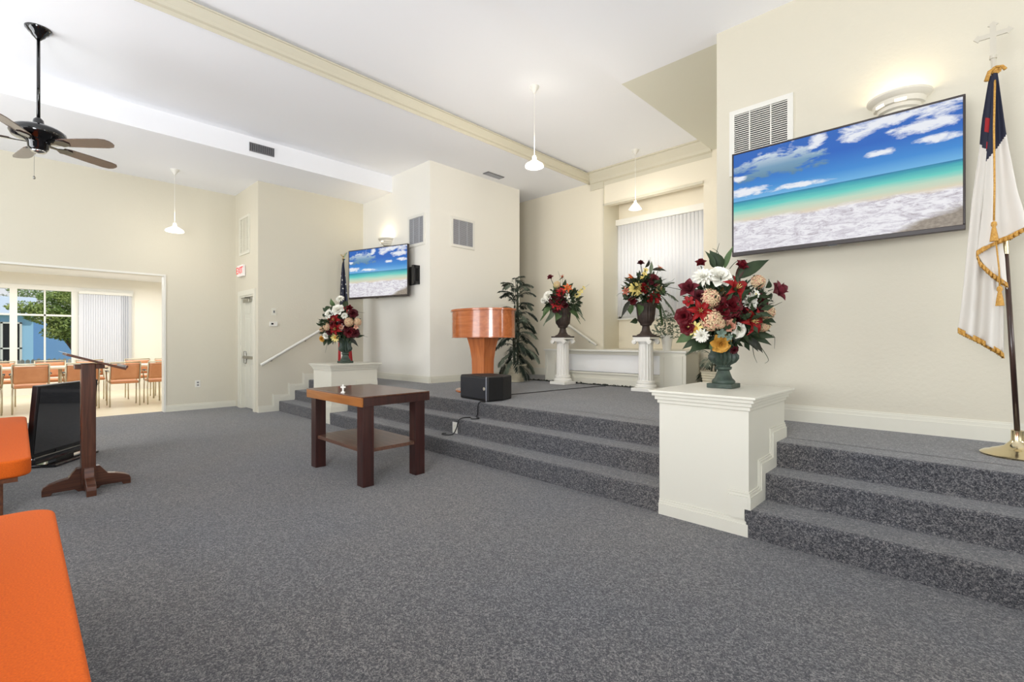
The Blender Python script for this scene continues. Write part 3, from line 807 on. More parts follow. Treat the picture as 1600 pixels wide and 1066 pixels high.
# ================================================================ COMMUNION TABLE
M_TW = wood('table_wood', srgb(42, 20, 18), srgb(66, 32, 27), .32, axis=2, coat=.25)
M_TWT = wood('table_top_wood', srgb(72, 40, 25), srgb(98, 58, 38), .28, axis=0, coat=.35)
M_TWE = wood('table_edge_orange', srgb(142, 84, 34), srgb(168, 106, 48), .35, axis=0)  # lighter orange-brown, used along one table side only
X0, X1, Y0, Y1 = -4.57, -3.58, 1.955, 2.565
tb = thing('communion_table', 'dark brown wooden table with a lower shelf before the steps', 'table', ((X0 + X1) / 2, (Y0 + Y1) / 2, 0))
hx, hy = (X1 - X0) / 2, (Y1 - Y0) / 2
MB().box(-hx - .03, -hy - .03, .735, hx + .03, hy + .03, .747).build('tabletop', M_TWT, tb, bevel=.003)
MB().box(-hx - .03, -hy - .012, .665, hx + .03, hy + .03, .734).build('apron', M_TW, tb)
MB().box(-hx - .03, -hy - .032, .663, hx + .03, -hy - .013, .738).build('edge_band', M_TWE, tb, bevel=.003)
for sx in (-1, 1):
    for sy in (-1, 1):
        x = sx * (hx - .05); y = sy * (hy - .05)
        MB().box(x - .05, y - .05, 0, x + .05, y + .05, .664).build('leg', M_TW, tb, bevel=.004)
MB().box(-hx + .02, -hy + .02, .275, hx - .02, hy - .02, .305).build('shelf', wood('shelf_wood', srgb(84, 56, 44), srgb(108, 76, 60), .4, axis=0), tb, bevel=.002)
cr = thing('table_cross', 'tiny white cross standing on the dark brown table', 'cross', (*atZ(536, 614, .747)[:2], .747))
MB().box(-.022, -.018, 0, .022, .018, .012).build('base', M_WHITE, cr, bevel=.003)
MB().box(-.009, -.008, .01, .009, .008, .085).box(-.028, -.008, .05, .028, .008, .067).build('cross', M_WHITE, cr, bevel=.002)
cr.rotation_euler = (0, 0, YAW); cr.scale = (.75, .75, .85)

# ================================================================ PEDESTALS
M_PED = mat('pedestal_cream', srgb(220, 217, 203), .42)
def pedestal(label, x0, x1, right):
    yf, yb, top = (3.11 if right else 3.14), 3.875, .855
    t = thing('pedestal', label, 'pedestal', ((x0 + x1) / 2, (yf + yb) / 2, 0))
    cx, cy = (x0 + x1) / 2, (yf + yb) / 2
    hx, hy = (x1 - x0) / 2, (yb - yf) / 2
    MB().box(-hx, -hy, 0, hx, hy, top - .06).build('body', M_PED, t)
    c = MB()
    for (e, z0, z1) in ((.012, top - .085, top - .06), (.025, top - .06, top - .035), (.04, top - .035, top - .012), (.055, top - .012, top + .005)):
        c.box(-hx - e, -hy - e, z0, hx + e, hy + e, z1)
    c.build('cap', M_PED, t, bevel=.004)
    # skirting along the floor in front and stepping up with the stairs on both sides
    s = MB()
    for (z0, z1, tt) in ((0, .075, .016), (.075, .092, .010), (.092, .105, .006)):
        s.box(-hx, -hy - tt, z0, hx, -hy, z1)
    def step_band(z0, z1, tt, sx):
        # one closed stepped outline per strip, following treads and risers
        pts = [(-hy - (tt if sx == 1 else 0), RS), (R2y - cy, RS), (R2y - cy, 2 * RS), (R3 - cy, 2 * RS), (R3 - cy, S), (hy, S)]
        up = [(a - (z1 if 0 < k < 5 else 0), b_ + z1) for k, (a, b_) in enumerate(pts)]
        lo = [(a - (z0 if 0 < k < 5 else 0), b_ + z0) for k, (a, b_) in enumerate(pts)]
        s.prism(lo + up[::-1], tt, 'x', hx if sx == 1 else -hx - tt)
    for (z0, z1, tt) in ((0, .075, .016), (.075, .092, .010), (.092, .105, .006)):
        step_band(z0, z1, tt, 1)
        # the strip turns the corner and drops to the floor on the front face
        s.box(hx - .12, -hy - tt, RS + z0 + .0005, hx - .0005, -hy - .0005, RS + z1 - .0005)
        s.box(hx - .02 - z1, -hy - tt * .96, .106, hx - .02 - z0, -hy - .0007, RS + z1 * .98)
    s.build('skirting', M_PED, t)
    return t
pedestal('cream pedestal between the middle and right-hand stairs', -1.577, -.992, True)
pedestal('cream pedestal between the middle and far left stairs', -7.25, -6.66, False)

# ================================================================ PULPIT
M_PUL = wood('pulpit_wood', srgb(168, 88, 40), srgb(196, 112, 58), .22, axis=0, scale=.6, coat=.5)
M_PULV = wood('pulpit_wood_post', srgb(174, 92, 42), srgb(204, 120, 62), .28, axis=2, scale=.6, coat=.4)
pu = thing('pulpit', 'orange-brown wooden pulpit with an oval drum top on a flared post', 'pulpit', (-4.83, 4.42, S))
def oval(rx, ry, n=56): return [(rx * math.cos(2 * PI * k / n), ry * math.sin(2 * PI * k / n)) for k in range(n)]
z0 = 1.255 - S; z1 = 1.60 - S
MB().prism(oval(.51, .35), z1 - z0, 'z', z0).build('drum', M_PUL, pu, smooth=40)
MB().prism(oval(.53, .37), .028, 'z', z1).prism(oval(.515, .355), .012, 'z', z0 - .012).build('rim', M_PUL, pu, smooth=40, bevel=.004)
prf = [(0.0, .14), (.12, .132), (.3, .126), (.45, .13), (.6, .15), (.68, .168), (z0 - .012, .185)]
vs = []; n = len(prf)
for (z, r) in prf:
    for (sx, sy) in ((-1, -1), (1, -1), (1, 1), (-1, 1)): vs.append((sx * r * .95, sy * r * .72, z))
fs = [(i * 4 + k, i * 4 + (k + 1) % 4, i * 4 + 4 + (k + 1) % 4, i * 4 + 4 + k) for i in range(n - 1) for k in range(4)] + [(3, 2, 1, 0), tuple(range(4 * n - 4, 4 * n))]
q = MB(); q.add(vs, fs)
o = q.build('post', M_PULV, pu, smooth=50)
MB().prism(oval(.44, .32), .03, 'z', 0).build('base', M_PUL, pu, smooth=40, bevel=.01)
M_ = MB().box(-.3, .02, z1 + .03, .3, .3, z1 + .045).build('reading_board', M_PUL, pu)

# ================================================================ STAGE MONITOR SPEAKER AND CABLES
sp = thing('stage_monitor', 'black wedge loudspeaker lying on the stage edge', 'speaker', (-4.22, 3.78, S), math.radians(-6))
q = MB()
q.prism([(-.28, -.06), (.28, -.06), (.28, .16), (.20, .36), (-.20, .36), (-.28, .16)], .285, 'z', .005)
q.build('cabinet', mat('speaker_black', srgb(18, 18, 20), .55, bump=(200, .3, .002)), sp, bevel=.018, segs=3)
MB().box(-.262, -.070, .03, .245, -.055, .27).build('grille', mat('grille_blue_black', srgb(30, 34, 46), .5, noise=(220, .12, srgb(14, 15, 20))), sp, bevel=.006)
MB().box(.247, -.068, .012, .258, -.056, .285).build('trim_strip', mat('strip_grey', srgb(140, 142, 150), .4), sp)
MB().lathe([(0, 0), (.02, 0), (.02, .006), (0, .006)], 20, M=Matrix.Translation((.225, -.07, .15)) @ Matrix.Rotation(PI / 2, 4, 'X')).build('round_badge', M_CHROME, sp)
def curve_pts(ctrl, n=12):
    P = [Vector(c) for c in ctrl]; out = []
    for i in range(len(P) - 1):
        p0 = P[max(i - 1, 0)]; p1 = P[i]; p2 = P[i + 1]; p3 = P[min(i + 2, len(P) - 1)]
        for k in range(n):
            t = k / n
            out.append(.5 * ((2 * p1) + (-p0 + p2) * t + (2 * p0 - 5 * p1 + 4 * p2 - p3) * t * t + (-p0 + 3 * p1 - 3 * p2 + p3) * t ** 3))
    out.append(P[-1]); return out
def cable(label, ctrl, r=.006):
    o = MB().tube(curve_pts(ctrl), r, 6).build('power_cable', M_BLACK, smooth='all')
    return tag(o, label, 'cable')
cable('black power cable looping down the steps from the loudspeaker', [(-3.96, 3.66, S + .008), (-3.97, R3 - .03, S + .016), (-4.0, R3 - .04, S - .02), (-4.02, R3 - .03, 2 * RS + .05), (-4.02, R3 - .05, 2 * RS + .012), (-3.92, R3 - .10, 2 * RS + .012), (-3.95, R3 - .18, 2 * RS + .012), (-4.04, R3 - .12, 2 * RS + .012), (-4.05, R2y + .02, 2 * RS + .016), (-4.06, R2y - .03, 2 * RS - .01), (-4.08, R2y - .04, RS + .08), (-4.10, R2y - .08, RS + .012), (-4.16, R2y - .16, RS + .012), (-4.22, R2y - .13, RS + .012), (-4.2, R2y - .09, RS + .012)])
cable('thin black cable lying across the stage from the loudspeaker to the columns', [(-4.30, 4.2, S + .008), (-4.25, 4.7, S + .008), (-4.2, 5.3, S + .008), (-4.1, 6.1, S + .008), (-4.05, 6.25, S + .008)], .005)

# ================================================================ ALCOVE POOL FRONT
PY = 6.42
pf = thing('baptistry_front', 'cream panelled pool front with ledge along the back of the stage', 'partition', (-4.13, PY, S))
xl, xr = -5.40 + 4.13, -2.862 + 4.13
MB().box(xl, 0, 0, xl + .26, .35, .53).build('end_pier', M_TRIM, pf)
MB().box(xr - .39, 0, 0, xr, .40, .53).build('end_pier', M_TRIM, pf)
MB().box(xl - .02, -.02, .53, xr + .01, .42, .555).build('ledge_cap', M_WHITE, pf, bevel=.004)
MB().box(xl + .26, .02, 0, xr - .39, .30, .20).box(xl + .26, 0.0, .17, xr - .39, .32, .2).box(xl + .26, -.0, .0, xr - .39, .02, .10).build('base_panel', M_TRIM, pf, bevel=.003)
MB().box(xl + .26, .06, .48, xr - .39, .30, .53).build('top_rail', M_TRIM, pf)
MB().box(xl + .26, .10, .20, xr - .39, .13, .48).build('acrylic_panel', mat('acrylic_white', srgb(248, 248, 246), .12, coat=.6), pf)
q = MB()
for (a, b_) in ((xl + .03, xl + .23), (xr - .34, xr - .05)):
    q.box(a, -.008, .03, b_, 0, .05).box(a, -.008, .46, b_, 0, .48).box(a, -.008, .05, a + .015, 0, .46).box(b_ - .015, -.008, .05, b_, 0, .46)
q.build('panel_moulding', M_TRIM, pf)
MB().box(xl + .3, .42, 0, xr - .25, YB - PY - .03, .53).build('tank', M_TRIM, pf)
struct('floor_alcove', MB().box(NX0, YB, S, NX1, YN, 1.06), M_WALL)
gl = MB()
for k in range(260):
    x = random.uniform(xl - .35, xr - .3) - 4.13; y = PY - .055 + random.uniform(-.03, .02)
    a = random.uniform(0, 6.28); s_ = random.uniform(.012, .026)
    c_ = Vector((x, y, S + random.uniform(.004, .02)))
    da = Vector((math.cos(a), math.sin(a), random.uniform(-.2, .8))).normalized() * s_; db = da.orthogonal().normalized() * s_ * .5
    gl.add([c_ - da, c_ + db, c_ + da, c_ - db], [(0, 1, 2, 3)])
gl.tube([(xl - 4.45, PY - .055, S + .008), (xr - 4.4, PY - .055, S + .008)], .006, 5)
tag(gl.build('leaf_garland', mat('garland_dark', srgb(42, 46, 40), .8)), 'dark leafy garland along the foot of the pool front', 'garland', kind='stuff')

# ================================================================ COLUMNS
def column(label, x, y):
    t = thing('fluted_column', label, 'column', (x, y, S), group='white display columns')
    M_C = mat('column_white', srgb(240, 238, 230), .5)
    MB().box(-.15, -.15, 0, .15, .15, .045).build('plinth', M_C, t, bevel=.004)
    MB().lathe([(.14, .045), (.148, .06), (.14, .085), (.122, .095), (.12, .105), (.128, .115), (.122, .14), (.108, .15)], 36).build('base', M_C, t, smooth=40)
    MB().lathe([(.105, .15), (.104, .2), (.098, .62), (.096, .66)], 96, flute=(16, .13, .17, .64)).build('shaft', M_C, t, smooth=60)
    c = MB().lathe([(.096, .655), (.105, .665), (.11, .69), (.115, .70)], 32)
    c.box(-.13, -.13, .725, .13, .13, .75)
    for sy in (-1, 1):
        c.box(-.12, sy * .115 - .012, .69, .12, sy * .115 + .012, .725)
        for sx in (-1, 1):
            c.lathe([(0, -.02), (.032, -.02), (.034, 0), (.032, .02), (0, .02)], 16, M=Matrix.Translation((sx * .115, sy * .115, .685)) @ Matrix.Rotation(PI / 2, 4, 'X'))
            c.lathe([(0, -.026), (.014, -.026), (.014, .026), (0, .026)], 10, M=Matrix.Translation((sx * .115, sy * .115, .685)) @ Matrix.Rotation(PI / 2, 4, 'X'))
    c.build('capital', M_C, t, smooth=40)
column('white fluted column in front of the pool, nearer the palm', -4.80, 6.15)
column('white fluted column in front of the pool, nearer the right pedestal', -3.29, 6.09)

# ================================================================ PLANT AND FLOWER KIT
def petal(m, l, w, el, az, curl=.3, cup=.25, nu=4, nv=5, base=(0, 0, 0), tip=.0, mi=0, widest=.6, rnd=False):
    """one petal from the base point going outward at elevation el (rad), azimuth az"""
    b0 = Vector(base)
    def fn(u, v):
        t = v; x = (u - .5) * 2
        wd = w * (math.sin(PI * min(1, (t * (1 - tip) + .06)) ** (math.log(.5) / math.log(widest)))) ** .8 if t < 1 else w * (0.02 if tip == 0 else .02)
        if rnd: wd = w * (.12 + .88 * t ** .6) * math.sqrt(max(.02, 1 - t ** 5))
        e = el - curl * t * t * 2
        # integrate approx
        r = l * t * math.cos(el - curl * t * t * .8); z = l * t * math.sin(el - curl * t * t * .8)
        z += cup * wd * x * x
        yy = x * wd * .5
        return b0 + Vector((r * math.cos(az) - yy * math.sin(az), r * math.sin(az) + yy * math.cos(az), z))
    m.grid(fn, nu, nv, mi)

def f_rose():
    m = MB()
    for (n, l, w, el, cu) in ((3, .45, .5, 1.45, -.25), (4, .6, .62, 1.2, -.1), (5, .78, .8, .9, .1), (6, .92, .92, .55, .25), (7, 1.02, .95, .22, .25)):
        o = random.uniform(0, 6)
        for k in range(n): petal(m, l, w, el, o + 2 * PI * k / n, cu, .22, rnd=True)
    return m
def f_lily():
    m = MB()
    for k in range(6): petal(m, 1.1, .5 if k % 2 else .42, .75, k * PI / 3, .75, .35, nv=7, widest=.5)
    for k in range(6):
        a = k * PI / 3 + .3
        m.tube([(0, 0, .1), (.12 * math.cos(a), .12 * math.sin(a), .5), (.2 * math.cos(a), .2 * math.sin(a), .62)], .02, 5, 1)
        m.tube([(.17 * math.cos(a), .17 * math.sin(a), .6), (.24 * math.cos(a), .24 * math.sin(a), .64)], .04, 5, 2)
    return m
def f_hydra():
    m = MB(); n = 85
    for i in range(n):
        z = 1 - 1.35 * (i + .5) / n; r = math.sqrt(max(0, 1 - z * z)); a = i * 2.39996
        p = Vector((r * math.cos(a), r * math.sin(a), z)) ; nrm = p.normalized(); c = p * .78
        t1 = nrm.orthogonal().normalized(); t2 = nrm.cross(t1); rot = random.uniform(0, 6)
        for k in range(4):
            b_ = rot + k * PI / 2; d1 = t1 * math.cos(b_) + t2 * math.sin(b_); d2 = t2 * math.cos(b_) - t1 * math.sin(b_)
            s_ = .205 * random.uniform(.8, 1.2); c = p * random.uniform(.70, .86)
            m.add([c, c + d1 * s_ * .6 + d2 * s_ * .45 + nrm * .02, c + d1 * s_ * 1.1 + nrm * .05, c + d1 * s_ * .6 - d2 * s_ * .45 + nrm * .02], [(0, 1, 2, 3)], random.choice((0, 0, 0, 1)))
    m.lathe([(0, -.5), (.4, -.4), (.66, 0), (.5, .45), (0, .7)], 12, mi=2)
    return m
def f_bud():
    m = MB()
    for (n, l, w, el) in ((3, .85, .6, 1.4), (4, 1.05, .62, 1.12), (5, 1.0, .6, .72)):
        o = random.uniform(0, 6)
        for k in range(n): petal(m, l, w, el, o + 2 * PI * k / n, -.1 if el > 1 else .25, .4, widest=.55)
    return m
def f_peony():
    m = MB()
    for (n, l, w, el, cu) in ((7, .5, .3, 1.4, 0), (9, .7, .35, 1.1, .1), (11, .9, .4, .75, .2), (12, 1.0, .42, .4, .2), (11, 1.05, .42, .1, .1)):
        o = random.uniform(0, 6)
        for k in range(n): petal(m, l, w, el, o + 2 * PI * k / n, cu, .3, nu=2, nv=5, rnd=True)
    return m
def f_daisy():
    m = MB()
    for k in range(10): petal(m, 1.0, .42, .35, 2 * PI * k / 10, .1, .2, nu=2, rnd=True)
    m.lathe([(.28, .05), (.3, .15), (.2, .26), (0, .28)], 12, mi=1)
    return m
def f_small():
    m = MB()
    for k in range(5): petal(m, 1.0, .85, .5, 2 * PI * k / 5, .2, .3, nu=2, nv=5, rnd=True)
    m.lathe([(.15, .1), (.15, .3), (0, .35)], 8, mi=1)
    return m
def f_strel():
    m = MB()
    for (az, el, l) in ((0, 1.1, 1.0), (.5, 1.3, .9), (-.5, .9, .95), (.2, .6, .8), (2.6, 1.35, .8)): petal(m, l, .26, el, az, .1, .5, nu=2, widest=.4)
    m.tube([(-.5, 0, -.1), (0, 0, 0), (.6, 0, -.02), (1.3, 0, -.1)], [.03, .1, .08, .01], 8, 1)
    return m
def fm(nm, c, c2=None, r=.55): return mat(nm, c, r, noise=(14, .3, c2 or c), spec=.3)
P_WHITE = fm('petal_white', srgb(240, 238, 228), srgb(228, 226, 212)); P_RED = fm('petal_red', srgb(150, 18, 18), srgb(120, 12, 16))
P_BURG = fm('petal_burgundy', srgb(80, 14, 22), srgb(108, 20, 30)); P_DBURG = fm('petal_dark_burgundy', srgb(56, 14, 20), srgb(84, 20, 28))
P_MAG = fm('petal_mauve_red', srgb(122, 40, 48), srgb(98, 44, 54)); P_GOLD = fm('petal_gold', srgb(212, 164, 76), srgb(190, 134, 48))
P_YEL = fm('petal_yellow', srgb(236, 224, 152), srgb(226, 204, 110)); P_CRM = fm('petal_cream', srgb(224, 204, 168), srgb(208, 172, 128))
P_PNK = fm('petal_dusty_pink', srgb(196, 126, 104), srgb(168, 92, 78)); P_BLUSH = fm('petal_blush', srgb(226, 176, 150), srgb(206, 140, 116))
P_ORG = fm('petal_orange', srgb(222, 120, 60), srgb(206, 92, 44)); P_CRIM = fm('petal_crimson', srgb(196, 46, 44), srgb(168, 40, 52))
P_DARKC = fm('flower_core', srgb(86, 70, 40)); P_HCORE = fm('hydrangea_core', srgb(120, 60, 44), srgb(96, 70, 40)); P_SAGE = fm('leaf_sage', srgb(132, 148, 132), srgb(100, 122, 108))
L_DARK = fm('leaf_dark', srgb(34, 50, 30), srgb(54, 68, 42)); L_MID = fm('leaf_mid', srgb(64, 88, 52), srgb(90, 112, 70)); L_GREY = fm('leaf_grey', srgb(96, 110, 92), srgb(130, 142, 118)); L_BLK = fm('leaf_blackish', srgb(36, 38, 34), srgb(60, 62, 50))
L_BROWN = fm('twig_brown', srgb(70, 48, 40))
TPL = {}
KINDS = {'rose': (f_rose, 1), 'lily': (f_lily, 3), 'hydrangea': (f_hydra, 3), 'magnolia_bud': (f_bud, 1), 'peony': (f_peony, 1), 'daisy': (f_daisy, 2), 'blossom': (f_small, 2), 'bird_of_paradise': (f_strel, 2)}
def flower_mesh(kind, mats):
    key = (kind, tuple(m_.name for m_ in mats))
    if key not in TPL:
        TPL[key] = KINDS[kind][0]().mesh(kind, list(mats), smooth='all')
    return TPL[key]
def leaf_obj(parent, base, tip, w, m, name='leaf', sag=.12, fold=.25, side=None, face=None):
    base = Vector(base); tip = Vector(tip); d = tip - base; L_ = d.length
    up = Vector(face) if face else Vector((0, 0, 1)); s_ = d.cross(up)
    if s_.length < 1e-4: s_ = Vector((1, 0, 0))
    s_.normalize(); n_ = s_.cross(d).normalized()
    if side is not None:
        q_ = Quaternion(d.normalized(), side); s_ = q_ @ s_; n_ = q_ @ n_
    def fn(u, v):
        x = (u - .5) * 2; wd = w * (math.sin(PI * (v * .97 + .02) ** .72)) ** 1.35 * (1 + .06 * math.sin(v * 40))
        return base + d * v + n_ * (math.sin(PI * v) * sag * L_) + s_ * x * wd * .5 + n_ * abs(x) * wd * fold
    return MB().grid(fn, 2, 7).build(name, m, parent, smooth='all')
def frond_mesh(m, base, direction, length, nleaf, leafl, leafw, droop=.5, mi=0):
    base = Vector(base); d = Vector(direction).normalized(); pts = []
    p = base.copy(); cur = d.copy(); st = length / 10
    for i in range(11):
        pts.append(p.copy()); p += cur * st; cur = (cur + Vector((0, 0, -droop / 10))).normalized()
    m.tube(pts, [.006 * (1 - i / 12) + .001 for i in range(11)], 5, mi, caps=False)
    for k in range(nleaf):
        t = .18 + .8 * k / nleaf; i = int(t * 10); f = t * 10 - i; c = pts[i].lerp(pts[min(i + 1, 10)], f)
        tang = (pts[min(i + 1, 10)] - pts[i]).normalized(); s_ = tang.cross(Vector((0, 0, 1)))
        if s_.length < .01: s_ = Vector((1, 0, 0))
        s_.normalize()
        ll = leafl * (math.sin(PI * (t * .85 + .12))) ** .7 * random.uniform(.85, 1.1)
        for sg in (-1, 1):
            dd = (tang * .75 + s_ * sg * .8 + Vector((0, 0, random.uniform(-.35, .05)))).normalized() * ll
            w_ = (dd.cross(Vector((0, 0, 1)))).normalized() * leafw
            mid_ = c + dd * .5
            m.add([c, mid_ + w_, c + dd + Vector((0, 0, -ll * .2)), mid_ - w_], [(0, 1, 2, 3)], mi)

def urn_green(parent, s=1.0):
    Mg = mat('urn_verdigris', srgb(30, 42, 35), .5, noise=(22, .25, srgb(66, 82, 70)), bump=(60, .3, .003))
    u = MB().lathe([(0, .03), (.075, .03), (.08, .045), (.075, .055), (.06, .07), (.045, .11), (.04, .125), (.055, .135), (.057, .15), (.045, .155), (.05, .165), (.085, .185), (.103, .21), (.104, .235), (.092, .25), (.086, .27), (.088, .31), (.10, .345), (.125, .365), (.128, .375), (.11, .375), (.09, .35), (.08, .3), (0, .28)], 72, flute=(18, .2, .165, .33))
    u.v = [(a * s, b * s, c * s) for a, b, c in u.v]
    o = u.build('urn', Mg, parent, smooth=45)
    MB().box(-.088 * s, -.088 * s, 0, .088 * s, .088 * s, .032 * s).build('urn_plinth', Mg, o, bevel=.003)
    return o
def urn_brown(parent):
    Mg = mat('urn_brown', srgb(44, 34, 30), .6, noise=(20, .25, srgb(74, 60, 52)), bump=(60, .3, .003))
    u = MB().lathe([(0, .02), (.13, .02), (.12, .035), (.085, .05), (.06, .09), (.05, .14), (.052, .155), (.075, .165), (.078, .18), (.09, .2), (.115, .23), (.125, .33), (.135, .42), (.16, .455), (.162, .465), (.14, .465), (.12, .42), (.1, .3), (0, .28)], 72, flute=(20, .07, .2, .42))
    o = u.build('urn', Mg, parent, smooth=45)
    MB().box(-.135, -.135, 0, .135, .135, .022).build('urn_plinth', Mg, o, bevel=.004)
    return o

def arrangement(label, loc, rz, urn, mouth_z, items, leaves, twigs=(), fill=None, fronds=(), back=10, core=(.2, .12, .25)):
    """items: (kind, px, py, rpx, mats) ; leaves: (px0,py0,px1,py1,wpx,mat)"""
    t = thing('flower_arrangement', label, 'flower arrangement', loc)
    L0 = Vector(loc); b = depth(loc); k = b / FPX
    fwd = Vector((F2[0], F2[1], 0))
    urn(t)
    for ch in t.children: ch.rotation_euler = (0, 0, rz)
    mouth = Vector((0, 0, mouth_z))
    st = MB()
    cxp = sum(i[1] for i in items) / len(items); cyp = sum(i[2] for i in items) / len(items)
    rad = max(max(abs(i[1] - cxp), abs(i[2] - cyp)) for i in items) * k + .03
    ctr = atD(cxp, cyp, b) - L0
    def put(kind, pos, r, mats, dirv):
        r = r * {'magnolia_bud': 1.25, 'blossom': 1.1}.get(kind, 1.2)
        me = flower_mesh(kind, mats)
        o = D.objects.new(kind, me); COL.objects.link(o); o.parent = t
        Q = dirv.to_track_quat('Z', 'Y') @ Quaternion((0, 0, 1), random.uniform(0, 6.28))
        o.matrix_local = Matrix.Translation(pos - dirv * r * .3) @ Q.to_matrix().to_4x4() @ Matrix.Scale(r, 4)
        st.tube(curve_pts([mouth + Vector((random.uniform(-.04, .04), random.uniform(-.04, .04), -.03)), mouth.lerp(pos - dirv * r * .4, .55) + Vector((0, 0, .02)), pos - dirv * r * .4], 5), .0035, 5)
    for (kind, px, py, rpx, mats) in items:
        p = atD(px, py, b) - L0
        off = Vector((p.x - ctr.x, p.y - ctr.y, p.z - ctr.z)); q_ = off.length / rad
        bulge = rad * .62 * math.sqrt(max(0.0, 1 - q_ * q_)) * (0.75 + .25 * random.random())
        pos = atD(px, py, b - bulge) - L0
        r = rpx * (b - bulge) / FPX
        dirv = (off * .7 + (-fwd) * rad * .8 + Vector((0, 0, .05))).normalized()
        put(kind, pos, r, mats, dirv)
    # the far side, seen only from elsewhere
    for i in range(back):
        kind, _, _, rpx, mats = random.choice(items)
        a = random.uniform(-1.2, 1.2); e = random.uniform(-.4, .8)
        dv = (fwd * math.cos(a) + Vector((R2[0], R2[1], 0)) * math.sin(a)) * math.cos(e) + Vector((0, 0, math.sin(e)))
        put(kind, ctr + dv * rad * .5, min(rpx * k, .055), mats, dv)
    for (x0, y0, x1, y1, wpx, m_) in leaves:
        dd = random.uniform(-.02, .06)
        leaf_obj(t, atD(x0, y0, b - dd - .03) - L0, atD(x1, y1, b - dd - random.uniform(-.05, .08)) - L0, wpx * k * 1.6, m_, side=random.uniform(-.7, .7), face=(-fwd))
    for tw in twigs:
        pts_ = curve_pts([atD(x, y, b - .03) - L0 for x, y in tw[0]], 6)
        n_ = len(pts_)
        st.tube(pts_, [tw[1] * (1 - .7 * i / n_) for i in range(n_)], 5)
    so_ = st.build('stems', L_DARK, t, smooth='all')
    if fill:
        n_, sz, fmat, c_off, c_r = fill
        g = MB(); cc = ctr + Vector(c_off)
        for i in range(n_):
            while True:
                p = Vector((random.uniform(-1, 1), random.uniform(-1, 1), random.uniform(-1, 1)))
                if p.length < 1: break
            pos = cc + Vector((p.x * c_r[0], p.y * c_r[0], p.z * c_r[1]))
            d_ = (p * .8 + Vector((random.gauss(0, .4), random.gauss(0, .4), random.gauss(0, .4)))).normalized()
            s_ = sz * random.uniform(.6, 1.3); w_ = d_.orthogonal().normalized(); w_ = Quaternion(d_, random.uniform(0, 6.28)) @ w_
            nn = d_.cross(w_)
            g.add([pos, pos + d_ * s_ * .5 + w_ * s_ * .22 + nn * s_ * .06, pos + d_ * s_, pos + d_ * s_ * .5 - w_ * s_ * .22 + nn * s_ * .06], [(0, 1, 2, 3)])
        o = g.build('filler_leaves', fmat, t); o['kind'] = 'stuff'
    for (x0, y0, x1, y1, ln, m_) in fronds:
        g = MB(); p0 = atD(x0, y0, b - .02) - L0; p1 = atD(x1, y1, b - .05) - L0
        d_ = p1 - p0 + Vector((0, 0, (p1 - p0).length * .35))
        frond_mesh(g, p0, d_, (p1 - p0).length * 1.1, 16, ln, ln * .1, .9)
        g.build('fern_frond', m_, t)
    return t

